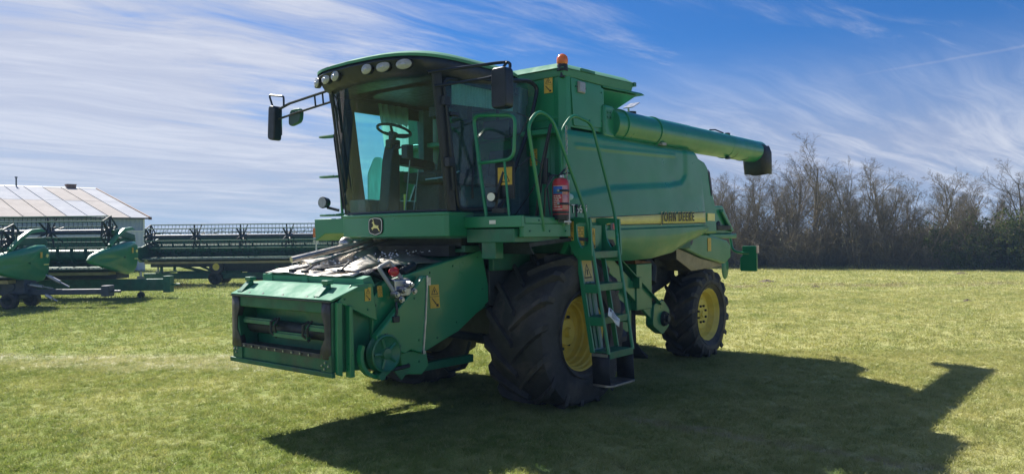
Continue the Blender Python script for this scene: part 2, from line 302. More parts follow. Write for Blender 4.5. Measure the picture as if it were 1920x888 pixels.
# ---------------------------------------------------------------- mesh helper
class B:
    def __init__(s): s.v = []; s.f = []; s.mi = []
    def _add(s, vs, fs, mi=0):
        o = len(s.v); s.v += [tuple(p) for p in vs]; s.f += [tuple(i + o for i in f) for f in fs]; s.mi += [mi] * len(fs); return s
    def box(s, x0, x1, y0, y1, z0, z1, mi=0, m=None):
        vs = [vec(x, y, z) for x in (x0, x1) for y in (y0, y1) for z in (z0, z1)]
        if m is not None: vs = [m @ p for p in vs]
        return s._add(vs, [(0, 1, 3, 2), (4, 6, 7, 5), (0, 4, 5, 1), (2, 3, 7, 6), (0, 2, 6, 4), (1, 5, 7, 3)], mi)
    def hexa(s, a, b, mi=0):
        """two quads (4 points each) joined"""
        return s._add(list(a) + list(b), [(3, 2, 1, 0), (4, 5, 6, 7), (0, 1, 5, 4), (1, 2, 6, 5), (2, 3, 7, 6), (3, 0, 4, 7)], mi)
    def prism(s, pts, ax, a, b, mi=0):
        """polygon in the plane normal to ax ('x': (y,z), 'y': (x,z), 'z': (x,y)), from a to b"""
        def P(p, t):
            if ax == 'x': return (t, p[0], p[1])
            if ax == 'y': return (p[0], t, p[1])
            return (p[0], p[1], t)
        n = len(pts)
        fs = [tuple(range(n))[::-1], tuple(range(n, 2 * n))] + [(i, (i + 1) % n, n + (i + 1) % n, n + i) for i in range(n)]
        return s._add([P(p, a) for p in pts] + [P(p, b) for p in pts], fs, mi)
    def tube(s, pts, r, n=8, closed=False, mi=0):
        pts = [Vector(p) for p in pts]; k = len(pts)
        rs = r if isinstance(r, (list, tuple)) else [r] * k
        vs = []; prev = None
        for i, p in enumerate(pts):
            if closed: t = pts[(i + 1) % k] - pts[i - 1]
            else: t = pts[min(i + 1, k - 1)] - pts[max(i - 1, 0)]
            t = t.normalized() if t.length > 1e-9 else vec(0, 0, 1)
            if prev is None:
                prev = t.orthogonal().normalized()
            u = prev - t * prev.dot(t); u = u.normalized() if u.length > 1e-6 else t.orthogonal().normalized()
            prev = u; w = t.cross(u)
            vs += [p + (u * math.cos(q) + w * math.sin(q)) * rs[i] for q in [2 * math.pi * j / n for j in range(n)]]
        fs = []
        for i in range(k if closed else k - 1):
            a, b = i * n, ((i + 1) % k) * n
            fs += [(a + j, a + (j + 1) % n, b + (j + 1) % n, b + j) for j in range(n)]
        if not closed: fs += [tuple(range(n))[::-1], tuple(range((k - 1) * n, k * n))]
        return s._add(vs, fs, mi)
    def cyl(s, p, q, r, r2=None, n=16, mi=0): return s.tube([p, q], [r, r if r2 is None else r2], n, mi=mi)
    def lathe(s, prof, c, axis, n=32, mi=0, caps=False, a0=0.0, a1=2 * math.pi):
        """prof: (t along axis, radius)"""
        axis = Vector(axis).normalized(); u = axis.orthogonal().normalized(); w = axis.cross(u); c = Vector(c)
        full = abs(a1 - a0 - 2 * math.pi) < 1e-6; m_ = n if full else n + 1
        k = len(prof); vs = []
        for j in range(m_):
            q = a0 + (a1 - a0) * j / n; d = u * math.cos(q) + w * math.sin(q)
            vs += [c + axis * t + d * r for t, r in prof]
        fs = []
        for j in range(n):
            a, b = j * k, ((j + 1) % m_) * k
            fs += [(a + i, b + i, b + i + 1, a + i + 1) for i in range(k - 1)]
        return s._add(vs, fs, mi)
    def grid(s, rows, mi=0, closed=False):
        nr, nc = len(rows), len(rows[0]); vs = [p for r in rows for p in r]
        fs = [(i * nc + j, i * nc + (j + 1) % nc, (i + 1) * nc + (j + 1) % nc, (i + 1) * nc + j) for i in range(nr - 1) for j in range(nc if closed else nc - 1)]
        return s._add(vs, fs, mi)
    def ball(s, c, rx, ry, rz, n=12, m=8, mi=0, z0=-1.0):
        rows = []
        t0 = math.asin(max(-1, z0))
        for i in range(m + 1):
            t = t0 + (math.pi / 2 - t0) * i / m
            rows.append([(c[0] + rx * math.cos(t) * math.cos(q), c[1] + ry * math.cos(t) * math.sin(q), c[2] + rz * math.sin(t)) for q in [2 * math.pi * j / n for j in range(n)]])
        return s.grid(rows, mi, True)
    def mesh(s, name, mats, smooth=35):
        me = bpy.data.meshes.new(name); me.from_pydata(s.v, [], s.f)
        for m in (mats if isinstance(mats, (list, tuple)) else [mats]): me.materials.append(MT[m] if isinstance(m, str) else m)
        bm = bmesh.new(); bm.from_mesh(me)
        for f, i in zip(bm.faces, s.mi): f.material_index = i
        bmesh.ops.recalc_face_normals(bm, faces=bm.faces)
        if smooth:
            for f in bm.faces: f.smooth = True
            lim = R(smooth)
            for e in bm.edges:
                if len(e.link_faces) == 2 and e.calc_face_angle(0) > lim: e.smooth = False
        bm.to_mesh(me); bm.free(); return me
    def obj(s, name, mats, parent=None, bevel=0.0, smooth=35, solid=0.0, label=None):
        me = s.mesh(name, mats, smooth); return link(name, me, parent, bevel, solid, label)
def link(name, me, parent=None, bevel=0.0, solid=0.0, label=None):
    o = bpy.data.objects.new(name, me); COL.objects.link(o)
    if parent: o.parent = parent
    if solid:
        m = o.modifiers.new('solid', 'SOLIDIFY'); m.thickness = solid; m.offset = 0
    if bevel:
        m = o.modifiers.new('bevel', 'BEVEL'); m.width = bevel; m.segments = 2; m.limit_method = 'ANGLE'; m.angle_limit = R(40); m.harden_normals = True
    if label: o['label'] = label
    return o
def tag(o, label, cat, group=None, kind=None):
    if label: o['label'] = label
    if cat: o['category'] = cat
    if group: o['group'] = group
    if kind: o['kind'] = kind
    return o
def thing(name, label, cat, loc=(0, 0, 0), rz=0.0, group=None):
    o = bpy.data.objects.new(name, None); COL.objects.link(o); o.location = loc; o.rotation_euler = (0, 0, rz); o.empty_display_size = 0.3
    return tag(o, label, cat, group)
def copy_tree(o, parent=None):
    c = o.copy(); COL.objects.link(c)
    if parent: c.parent = parent
    for ch in list(o.children): copy_tree(ch, c)
    return c
def rounded(pts, r=0.05, n=4, closed=True):
    """round the corners of a point loop (2-D or 3-D tuples); r may be a list"""
    P = [Vector(p) for p in pts]; k = len(P); out = []
    for i in range(k):
        ri = r[i] if isinstance(r, (list, tuple)) else r
        if (not closed and i in (0, k - 1)) or ri <= 0: out.append(tuple(P[i])); continue
        a, b, c = P[i - 1], P[i], P[(i + 1) % k]
        d1 = (a - b); d2 = (c - b); t = min(ri, d1.length * 0.49, d2.length * 0.49)
        p0 = b + d1.normalized() * t; p2 = b + d2.normalized() * t
        for j in range(n + 1):
            q = j / n; out.append(tuple(p0 * (1 - q) ** 2 + b * 2 * q * (1 - q) + p2 * q * q))
    return out
def text(name, s, size, mat, parent, origin, xdir, ydir, ext=0.002, offset=0.0, shear=0.0, sx=1.0):
    c = bpy.data.curves.new(name, 'FONT'); c.body = s; c.size = size; c.extrude = ext; c.offset = offset; c.shear = shear; c.resolution_u = 3
    t = bpy.data.objects.new(name, c); COL.objects.link(t)
    dg = bpy.context.evaluated_depsgraph_get(); me = bpy.data.meshes.new_from_object(t.evaluated_get(dg))
    bpy.data.objects.remove(t)
    X = Vector(xdir).normalized(); Y = Vector(ydir).normalized(); Z = X.cross(Y)
    M = Matrix((X * sx, Y, Z)).transposed().to_4x4(); M.translation = Vector(origin)
    me.transform(M); me.materials.clear(); me.materials.append(MT[mat])
    return link(name, me, parent)

# ================================================================ COMBINE HARVESTER (x forward, y to its left, origin under the front axle)
CH = thing('combine_harvester', 'large green combine harvester with yellow wheels and dark tinted cab parked on the lawn', 'combine harvester')

def lerp_pts(tab, x):
    tab = sorted(tab)
    if x <= tab[0][0]: return tab[0][1]
    for (a, b), (c, d) in zip(tab, tab[1:]):
        if x <= c: return b + (d - b) * (x - a) / (c - a)
    return tab[-1][1]
def sstep(a, b, x): t = max(0.0, min(1.0, (x - a) / (b - a))); return t * t * (3 - 2 * t)

# ---- wheels
def tyre_builder(OD, w, rr, nl, lead):
    Ro = OD / 2; lug = 0.060; Rc = Ro - lug; h = w / 2; b = B()
    half = [(h * 0.80, rr), (h * 0.90, rr + 0.035), (h * 0.985, rr + (Rc - rr) * 0.32), (h, rr + (Rc - rr) * 0.52), (h * 0.985, Rc - 0.115), (h * 0.93, Rc - 0.05), (h * 0.78, Rc - 0.022), (h * 0.45, Rc - 0.006), (0, Rc)]
    prof = [(-t, r) for t, r in half] + half[::-1][1:]
    b.lathe(prof, (0, 0, 0), (0, 1, 0), 56)
    for yy in (h * 0.95, h * 0.99): b.lathe([(yy - 0.01, rr + 0.07), (yy + 0.006, rr + 0.08), (yy - 0.01, rr + 0.09)], (0, 0, 0), (0, 1, 0), 56)
    rad = [(r_, t_) for t_, r_ in half]
    def base(t): return lerp_pts([(a, c) for a, c in half[4:]], abs(t))
    K = 8
    for sg in (-1, 1):
        for i in range(nl):
            a0 = 2 * math.pi * (i + (0.5 if sg > 0 else 0)) / nl
            rows = []
            for k in range(K + 1):
                q = k / K
                if q <= 0.82:
                    t = -0.012 + q / 0.82 * h * 0.985 + 0.012 * q; rb = base(min(t, h * 0.985)) - 0.02; rt = Ro - 0.010 * q * q
                else:
                    f = (q - 0.82) / 0.18; t = h * (0.995 + 0.012 * f); rb = base(h * 0.985) - 0.12 * f - 0.03; rt = Ro - 0.012 - f * 0.15; 
                ang = a0 + lead * (1 - q) ** 1.25
                wd = (0.036 + 0.020 * q) / Ro; wt = wd * 0.66
                tin = t - (0.05 if q > 0.82 else 0)
                row = []
                for (r_, dw, tt) in ((rb, -wd, tin), (rt, -wt, t), (rt, wt, t), (rb, wd, tin)):
                    A = ang + dw; row.append((r_ * math.sin(A), sg * tt, r_ * math.cos(A)))
                rows.append(row)
            b.grid(rows)
            n0 = len(b.v) - (K + 1) * 4
            b.f.append((n0, n0 + 1, n0 + 2, n0 + 3)); b.mi.append(0)
            n1 = len(b.v) - 4; b.f.append((n1 + 3, n1 + 2, n1 + 1, n1)); b.mi.append(0)
    return b
def wheel(name, c, OD, w, rr, nl, lead, side, rear, src=None):
    if src:
        o = copy_tree(src, CH); o.location = c; o.rotation_euler = (0, 0, math.pi); return o
    h = w / 2; b = B()
    if rear:
        prof = [(h * 0.82, rr + 0.012), (h * 0.84, rr), (h * 0.80, rr - 0.014), (h * 0.66, rr - 0.030), (h * 0.58, rr - 0.055), (h * 0.36, rr - 0.066), (h * 0.24, rr - 0.085), (h * 0.22, rr * 0.72), (h * 0.34, rr * 0.62), (h * 0.40, rr * 0.56), (h * 0.40, rr * 0.20), (h * 0.46, rr * 0.17), (h * 0.47, 0.001)]
    else:
        prof = [(h * 0.82, rr + 0.012), (h * 0.84, rr), (h * 0.80, rr - 0.016), (h * 0.70, rr - 0.022), (h * 0.66, rr - 0.040), (h * 0.52, rr - 0.046), (h * 0.48, rr - 0.062), (h * 0.30, rr - 0.070), (h * 0.26, rr - 0.085), (h * 0.10, rr - 0.095), (h * 0.02, rr * 0.70), (h * 0.10, rr * 0.52), (h * 0.10, rr * 0.42), (h * 0.30, rr * 0.36), (h * 0.32, 0.001)]
    b.lathe(prof, (0, 0, 0), (0, 1, 0), 48)
    b.lathe([(-h * 0.82, rr + 0.012), (-h * 0.80, rr - 0.03), (h * 0.2, rr - 0.09)], (0, 0, 0), (0, 1, 0), 32)
    o = b.obj(name, 'yellow', CH, smooth=30); o.location = c
    tb = tyre_builder(OD, w, rr, nl, lead); zc = c[2] - 0.006               # the load flattens the foot of the tyre and swells its sides
    vv = []
    for (x, y, z) in tb.v:
        if z < -rr * 0.9: k = min(1.0, (-z - rr * 0.9) / (zc - rr * 0.9)); y *= 1 + 0.07 * math.sin(math.pi * min(1, k * 0.8))
        if z < -zc * 0.86: z = -zc * 0.86 - (zc * 0.14 + 0.02) * (1 - math.exp(-(-z - zc * 0.86) / (zc * 0.14)))
        vv.append((x, y, z))
    tb.v = vv; tb.obj('tyre', 'rubber', o, smooth=28)
    rb, tb = (rr * 0.33, h * 0.40) if rear else (rr * 0.47, h * 0.10)
    nut = None
    for k in range(8 if rear else 10):
        a = 2 * math.pi * (k + 0.5) / (8 if rear else 10)
        if nut is None:
            q = B().cyl((0, -0.02, 0), (0, 0.022, 0), 0.019, 0.019, 6); nut = q.mesh('wheel_nut', 'print')
        n = link('wheel_nut', nut, o); n.location = (rb * math.cos(a), tb + 0.006, rb * math.sin(a))
    q = B().cyl((0, h * 0.3, 0), (0, h * 0.55 if rear else h * 0.45, 0), rr * 0.15, rr * 0.12, 20); q.obj('hub_cap', 'yellow', o, 0.006)
    return o
fw = wheel('front_wheel', (-0.22, 1.245, 0.845), 1.90, 0.83, 0.435, 16, 0.46, 1, False)
wheel('front_wheel', (-0.22, -1.245, 0.845), 1.90, 0.83, 0.435, 16, 0.46, -1, False, fw)
rw = wheel('rear_wheel', (-4.33, 1.01, 0.700), 1.48, 0.56, 0.415, 16, 0.42, 1, True)
wheel('rear_wheel', (-4.33, -1.01, 0.700), 1.48, 0.56, 0.415, 16, 0.42, -1, True, rw)

for sg in (-1, 1): b = B(); b.lathe([(0.0, 0.001), (0.0, 0.30), (-0.03, 0.43), (-0.10, 0.43)], (-0.22, 0.80 * sg, 0.845), (0, -sg, 0), 32); b.obj('final_drive_cover', 'dark', CH)

# ---- side shells
def shell_y(x, z):
    y = 1.50
    y -= 0.10 * sstep(3.16, 3.31, z) ** 2                                            # rolled top edge
    rec = lerp_pts([(-3.2, 2.95), (-3.09, 2.86), (-2.95, 2.75), (-2.6, 2.70), (-1.08, 2.60), (-0.05, 2.45)], x)
    ins = sstep(rec - 0.05, rec + 0.05, z) * sstep(-3.13, -3.04, x)
    y -= 0.024 * ins * (0.55 + 0.45 * sstep(-0.3, -1.5, x))
    g = abs(z - lerp_pts([(-2.8, 3.13), (-0.17, 3.06)], x))                           # pressed groove
    if -2.8 < x < -0.25: y += 0.007 * (1 - sstep(0.010, 0.035, g))
    y += 0.015 * sstep(2.62, 2.20, z)                                                 # belly swells a little
    seam = lerp_pts([(-3.9, 2.125), (-1.0, 2.065)], x)
    y += 0.045 * (1 - sstep(seam - 0.008, seam + 0.012, z))                            # ledge under the stripe
    lo = lerp_pts([(-3.9, 2.00), (-3.3, 1.89), (-2.79, 1.74), (-2.16, 1.67), (-1.6, 1.655), (-1.19, 1.665), (-0.4, 1.72)], x)
    t = max(0.0, (seam - z) / max(0.08, seam - lo))
    y -= 0.22 * max(0, t - 0.25) ** 1.8
    y -= 0.10 * sstep(-3.45, -3.98, x) ** 2                                           # turns in at the rear
    return y
def shell_edges():
    xr = [(2.01, -3.98), (2.44, -3.82), (2.88, -3.64), (3.10, -3.54), (3.20, -3.47), (3.27, -3.36), (3.31, -3.25)]
    lo = [(-3.98, 2.01), (-3.7, 2.0), (-3.3, 1.89), (-2.79, 1.74), (-2.16, 1.67), (-1.6, 1.655), (-1.19, 1.665), (-0.4, 1.72), (0.05, 1.8)]
    hi = [(-3.3, 3.285), (-2.95, 3.30), (-2.19, 3.295), (-0.84, 3.265), (0.1, 3.245)]
    return xr, lo, hi
def side_shell(sg):
    xr, lo, hi = shell_edges(); rows = []
    NL, NV, NU = 26, 88, 110
    for j in range(NV + 1):
        row = []
        zn = 1.98 + 1.33 * j / NV
        for i in range(NU + 1):
            u = i / NU; x = -0.02 + (lerp_pts(xr, zn) + 0.02) * u
            zl, zh = lerp_pts(lo, x), lerp_pts(hi, x); zs = max(lerp_pts([(-3.9, 2.125), (-1.0, 2.065)], x), zl + 0.03)   # rows follow the seam
            if j <= NL: z = zl + (zs - 0.009 - zl) * j / NL
            elif j == NL + 1: z = zs + 0.002
            else: z = zs + 0.013 + (zh - zs - 0.013) * (j - NL - 2) / (NV - NL - 2)
            row.append((x, sg * shell_y(x, z), z))
        rows.append(row)
    b = B().grid(rows)
    # return flange round the edge gives the sheet depth
    top = rows[-1]; bot = rows[0]; rear = [r[-1] for r in rows]; front = [r[0] for r in rows]
    for edge in (top, bot, rear, front): b.grid([edge, [(p[0], p[1] - sg * 0.07, p[2]) for p in edge]])
    return b.obj('side_shell', 'green', CH, smooth=50)
sh = side_shell(1); side_shell(-1)
def on_shell(x0, x1, z0, z1, lift, n=24):
    """a strip lying on the left shell; z0, z1 are (front, rear) pairs"""
    rows = []
    for k in range(2):
        row = []
        for i in range(n + 1):
            u = i / n; x = x0 + (x1 - x0) * u; z = (z0[0] + (z0[1] - z0[0]) * u) if k == 0 else (z1[0] + (z1[1] - z1[0]) * u)
            row.append((x, shell_y(x, z) + lift, z))
        rows.append(row)
    return rows
def stripe():
    b = B(); b.grid(on_shell(-0.30, -3.745, (2.117, 2.174), (2.198, 2.330), 0.004)); b.obj('yellow_stripe', 'stripe', sh, solid=0.004)
    b = B(); b.grid(on_shell(-0.30, -3.75, (2.198, 2.330), (2.206, 2.340), 0.005)); b.grid(on_shell(-0.30, -3.75, (2.108, 2.164), (2.117, 2.174), 0.005))
    b.obj('black_border', 'print', sh, solid=0.004)
    b = B()
    for f in (0.18, 0.34, 0.50, 0.66, 0.82):
        z0 = (2.125 + 0.07 * f, 2.185 + 0.14 * f); b.grid(on_shell(-0.4, -3.74, z0, (z0[0] + 0.003, z0[1] + 0.004), 0.0075))
    b.obj('stripe_lines', principled('stripe_line_ink', (0.78, 0.68, 0.22), 0.5), sh, solid=0.001)
stripe()
def width_of(o): xs = [v.co for v in o.data.vertices]; return xs
def lettering(pieces, x, z, slope, mat, outline, parent, y, ow, sx, bold=0.0):
    for s, size, dz, gap in pieces:
        o = text('lettering', s, size, mat, parent, (x, y + 0.004, z + dz), (-1, 0, slope), (0, 0, 1), 0.001, bold, sx=sx)
        text('lettering_outline', s, size, outline, parent, (x, y, z + dz), (-1, 0, slope), (0, 0, 1), 0.001, ow, sx=sx)
        ext = [v.co.x for v in o.data.vertices]; w = max(ext) - min(ext); x = min(ext) - gap - 0.014; z += (w + gap + 0.01) * slope
lettering([('J', 0.18, 0, 0.026), ('O', 0.18, 0, 0.012), ('H', 0.18, 0, 0.012), ('N', 0.18, 0, 0.06), ('D', 0.18, 0, 0.014), ('E', 0.18, 0, 0.012), ('E', 0.18, 0, 0.012), ('R', 0.18, 0, 0.012), ('E', 0.18, 0, 0)], -2.27, 2.178, 0.022, 'print', 'stripe', sh, 1.533, 0.010, 0.76, 0.0042)
lettering([('T660i', 0.145, 0, 0)], -0.115, 2.262, 0.02, 'white', 'print', sh, 1.520, 0.004, 0.98)
b = B(); b.ball((-0.10, 1.507, 2.45), 0.085, 0.012, 0.040, 16, 8); b.obj('oval_badge', principled('pale_badge', (0.35, 0.55, 0.55), 0.3), sh)
b = B(); b.box(-1.065, -0.96, 1.50, 1.545, 1.98, 2.15, 0); b.obj('side_marker_lamp', 'grey', CH, 0.01)
b = B(); b.box(-1.05, -0.975, 1.545, 1.553, 2.07, 2.14, 0); b.obj('side_marker_lens', 'red', CH, 0.01)

# ---- hull under and between the shells
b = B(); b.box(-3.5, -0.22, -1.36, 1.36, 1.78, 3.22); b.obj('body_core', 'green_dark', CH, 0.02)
b = B(); b.box(-3.3, 0.0, -1.42, 1.42, 3.20, 3.262); b.box(-3.3, -1.8, -0.9, 0.9, 3.262, 3.40); b.obj('top_deck', 'green', CH, 0.01)
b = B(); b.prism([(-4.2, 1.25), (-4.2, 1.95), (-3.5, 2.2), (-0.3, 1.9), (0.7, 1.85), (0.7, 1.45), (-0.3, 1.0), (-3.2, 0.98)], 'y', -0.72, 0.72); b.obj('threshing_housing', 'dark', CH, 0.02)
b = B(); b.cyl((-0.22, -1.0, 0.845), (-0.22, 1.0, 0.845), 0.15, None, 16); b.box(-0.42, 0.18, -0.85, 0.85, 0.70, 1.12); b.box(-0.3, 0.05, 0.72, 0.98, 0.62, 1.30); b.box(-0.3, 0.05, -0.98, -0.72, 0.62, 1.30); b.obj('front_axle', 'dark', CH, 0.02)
b = B(); b.box(-4.43, -4.23, -0.75, 0.75, 0.62, 0.86); b.box(-4.45, -4.2, -0.2, 0.2, 0.8, 1.5); b.cyl((-4.25, 0.62, 0.5), (-4.25, 0.62, 0.98), 0.06); b.obj('rear_axle', 'dark', CH, 0.015)
b = B(); b.tube([(-3.2, 0.55, 1.25), (-4.0, 0.62, 1.42), (-4.9, 0.6, 1.50)], 0.06, 8); b.tube([(-3.2, -0.55, 1.25), (-4.9, -0.6, 1.5)], 0.06, 8); b.box(-5.0, -3.2, -0.9, 0.9, 1.50, 1.62); b.obj('rear_frame', 'dark', CH, 0.01)
# fuel tank side, drive beam with its gear case, chain case, hanging rubber
b = B(); b.box(-2.72, -2.28, 0.72, 1.12, 0.92, 1.58); b.box(-2.30, -1.75, 0.72, 1.02, 0.62, 1.30); b.obj('side_box', 'green', CH, 0.012)
b = B(); b.prism([(-2.74, 1.582), (-2.28, 1.582), (-2.28, 1.64), (-2.74, 1.60)], 'y', 0.75, 1.10); b.obj('box_lid', 'rust', CH, 0.004)
b = B(); b.prism([(-1.62, 1.72), (-1.42, 1.60), (-2.88, 0.66), (-3.06, 0.78)], 'y', 1.04, 1.10); b.prism([(-1.72, 1.70), (-1.66, 1.76), (-2.86, 1.02), (-2.94, 0.95)], 'y', 1.10, 1.17); b.box(-2.30, -2.22, 1.08, 1.20, 1.24, 1.40); b.obj('drive_beam', 'green', CH, 0.008)
b = B(); b.prism(rounded([(-2.76, 0.98), (-3.05, 1.02), (-3.24, 0.86), (-3.22, 0.62), (-3.02, 0.50), (-2.72, 0.66)], 0.05, 3), 'y', 1.0, 1.13); b.obj('gear_case', 'green', CH, 0.01)
b = B(); b.cyl((-3.05, 1.13, 0.74), (-3.05, 1.18, 0.74), 0.115, 0.10, 18); b.cyl((-3.05, 1.18, 0.74), (-3.05, 1.22, 0.74), 0.05, 0.05, 8)
for k in range(6): a = k * math.pi / 3; b.cyl((-3.05 + 0.08 * math.cos(a), 1.17, 0.74 + 0.08 * math.sin(a)), (-3.05 + 0.08 * math.cos(a), 1.20, 0.74 + 0.08 * math.sin(a)), 0.014, None, 6)
b.obj('gear_hub', 'dark', CH, 0.004)
b = B(); b.tube([(-2.95, 0.95, 1.28), (-3.05, 0.92, 1.5), (-2.95, 0.85, 1.62)], 0.10, 10); b.cyl((-3.0, 0.9, 1.1), (-3.3, 0.8, 1.42), 0.05); b.obj('steering_cylinder', 'dark', CH)
b = B(); b.grid([[(-2.30 + 0.05 * math.sin(t * 2), 0.60, z), (-2.52 - 0.02 * t, 0.95, z)] for t, z in ((0, 0.95), (0.3, 0.8), (0.6, 0.6), (1, 0.42))] + [[(-2.55, 0.6, 0.26), (-2.72, 0.95, 0.26)], [(-2.75, 0.6, 0.16), (-2.88, 0.95, 0.17)]])
b.obj('hanging_rubber_strap', 'rubber_flat', CH, solid=0.05)
# rear: hood, chopper, spreader, marker boards
def rear_part():
    b = B(); rows = []
    for yy in (-1.3, 1.3):
        rows.append([(-3.6, yy, 3.22), (-4.02, yy, 3.13), (-4.13, yy, 3.05), (-4.20, yy, 2.86), (-4.40, yy, 2.46), (-4.46, yy, 2.0), (-3.6, yy, 2.0)])
    b.prism([(p[0], p[2]) for p in rows[0]], 'y', -1.36, 1.36); b.obj('rear_hood', 'green', CH, 0.045)
    b = B(); b.prism([(-4.10, 3.02), (-4.17, 2.98), (-4.26, 2.66), (-4.22, 2.60)], 'y', 1.362, 1.368); b.obj('hood_vent', 'black', CH)
    b = B(); b.prism([(-4.15, 2.44), (-5.07, 2.47), (-5.48, 2.08), (-5.42, 2.0), (-4.15, 2.0)], 'y', -1.18, 1.18); b.prism([(-4.95, 2.42), (-5.40, 2.05), (-5.30, 2.03), (-4.9, 2.36)], 'y', 1.18, 1.24)
    b.box(-5.5, -4.4, -1.24, 1.24, 1.92, 2.0); b.obj('chopper_hood', 'green', CH, 0.02)
    b = B(); b.box(-4.32, -4.06, 1.362, 1.376, 2.205, 2.325); b.obj('stripe_end', 'stripe', CH)
    b = B(); b.box(-5.2, -4.66, 1.10, 1.26, 2.06, 2.14); b.cyl((-4.9, 1.16, 2.18), (-4.7, 1.16, 2.10), 0.05); b.obj('chopper_bracket', 'dark', CH, 0.01)
    b = B(); b.prism([(-3.42, 1.97), (-4.2, 2.0), (-5.0, 1.89), (-5.14, 1.80), (-5.16, 1.60), (-4.9, 1.50), (-4.1, 1.62), (-3.42, 1.78)], 'y', 0.85, 1.28); b.obj('spreader_case', 'green', CH, 0.03); b = B(); b.prism([(-3.42, 1.97), (-4.2, 2.0), (-5.0, 1.89), (-5.14, 1.80), (-5.16, 1.60), (-4.9, 1.50), (-4.1, 1.62), (-3.42, 1.78)], 'y', -1.28, -0.85); b.obj('spreader_case', 'green', CH, 0.03)
    b = B(); b.prism([(-3.3, 1.80), (-4.1, 1.615), (-4.9, 1.495), (-4.9, 1.46), (-3.8, 1.42), (-3.3, 1.62)], 'y', -1.2, 1.22); b.obj('spreader_pan', principled('dull_pan_steel', (0.22, 0.19, 0.14), 0.4, metal=0.7, var=0.2, dust=0.4), CH, 0.01)
    b = B(); b.cyl((-3.62, 1.275, 1.90), (-3.62, 1.30, 1.90), 0.075, None, 20); b.obj('bearing_cover', 'navy', CH, 0.004)
    b = B(); b.cyl((-5.13, 1.03, 1.70), (-5.22, 1.06, 1.69), 0.145, None, 20); b.obj('spreader_pulley', 'navy', CH, 0.01)
    b = B(); b.ball((-5.17, 1.16, 1.42), 0.13, 0.03, 0.20, 16, 10); b.obj('round_flap', 'green', CH)
    b = B(); b.box(-4.36, -4.24, 1.282, 1.288, 1.72, 1.93); b.obj('yellow_sticker', 'decal', CH)
    b = B(); b.tube(rounded([(-5.45, 1.0, 2.0), (-5.72, 1.02, 1.98), (-5.72, 1.05, 1.68), (-5.72, 1.36, 1.65)], 0.12, 4, False), 0.024, 8); b.obj('lamp_arm', 'green', CH)
    b = B(); b.prism(rounded([(1.24, 1.78), (1.50, 1.78), (1.50, 1.34), (1.20, 1.34), (1.20, 1.58), (1.24, 1.60)], 0.025, 3), 'x', -5.75, -5.71); b.obj('rear_lamp_plate', 'green', CH, 0.006)
    b = B(); b.box(-5.78, -5.75, 1.27, 1.47, 1.58, 1.72); b.obj('rear_lamp', 'red', CH, 0.006)
    b = B(); b.box(-5.77, -5.69, 1.502, 1.52, 1.66, 1.79); b.obj('edge_reflector', principled('pale_reflector', (0.7, 0.5, 0.45), 0.3), CH, 0.003)
rear_part()

# ---- grain tank
b = B(); b.box(-0.26, -0.20, -1.36, 1.30, 2.10, 3.98)
b.prism([(-0.20, 1.30), (-0.28, 1.385), (-1.0, 1.385), (-1.0, 1.32), (-0.26, 1.28)], 'z', 3.30, 3.90)
b.box(-3.2, -0.24, -1.36, -1.30, 3.2, 3.9); b.box(-2.6, -0.24, -1.3, 0.92, 3.2, 3.72)
b.obj('grain_tank', 'green', CH, 0.012)
b = B(); b.prism([(-0.20, 1.22), (-0.185, 1.30), (-0.23, 1.385), (-0.30, 1.40), (-0.30, 1.34), (-0.22, 1.22)], 'z', 2.2, 4.0); b.obj('tank_corner_post', 'green', CH, 0.008)
b = B(); b.prism(rounded([(-0.36, 3.32), (-1.03, 3.36), (-1.03, 3.86), (-0.30, 3.90)], 0.03, 3), 'y', 1.385, 1.402); b.obj('tank_side_panel', 'green', CH, 0.005)
# folded roof of the tank: sloping lip all round
b = B()
b.hexa([(-0.12, -1.40, 3.985), (-0.12, 1.42, 3.985), (-1.78, 1.42, 4.03), (-1.78, -1.40, 4.03)], [(-0.22, -1.34, 4.10), (-0.22, 1.30, 4.07), (-1.70, 1.30, 4.11), (-1.70, -1.34, 4.13)])
b.hexa([(-0.17, -1.38, 3.90), (-0.17, 1.395, 3.90), (-1.72, 1.395, 3.90), (-1.72, -1.38, 3.90)], [(-0.15, -1.39, 3.984), (-0.15, 1.41, 3.984), (-1.76, 1.41, 4.03), (-1.76, -1.39, 4.03)])
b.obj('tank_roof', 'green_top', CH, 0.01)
b = B(); b.box(-0.8, -0.5, 1.40, 1.425, 4.0, 4.035); b.obj('roof_hinge', 'green_worn', CH, 0.004)
b = B(); b.box(-1.80, -1.74, 0.9, 1.43, 3.99, 4.045); b.obj('roof_end_strip', 'green_worn', CH, 0.004)
b = B(); b.hexa([(-1.03, 0.95, 3.84), (-1.03, 1.40, 3.88), (-2.02, 1.44, 3.90), (-2.05, 0.95, 3.90)], [(-1.03, 0.95, 3.90), (-1.03, 1.38, 3.915), (-1.98, 1.40, 3.935), (-2.0, 0.95, 3.96)]); b.hexa([(-1.05, 0.92, 3.45), (-1.05, 1.0, 3.45), (-1.55, 1.0, 3.55), (-1.55, 0.92, 3.55)], [(-1.05, 0.92, 3.85), (-1.05, 1.38, 3.86), (-1.9, 1.38, 3.89), (-1.9, 0.92, 3.89)])
b.obj('tank_overhang', 'green', CH, 0.012)
b = B(); b.box(-0.215, -0.19, 0.35, 1.16, 2.36, 3.26); b.obj('service_door', 'green', CH, 0.012)
b = B(); b.box(-0.195, -0.165, 1.10, 1.16, 2.7, 2.76); b.obj('door_latch', 'black', CH, 0.004)
b = B(); b.box(-0.22, -0.185, -0.2, 1.28, 3.40, 3.43); b.box(-0.22, -0.185, 0.3, 1.25, 3.30, 3.32); b.obj('wall_rib', 'green', CH, 0.005)
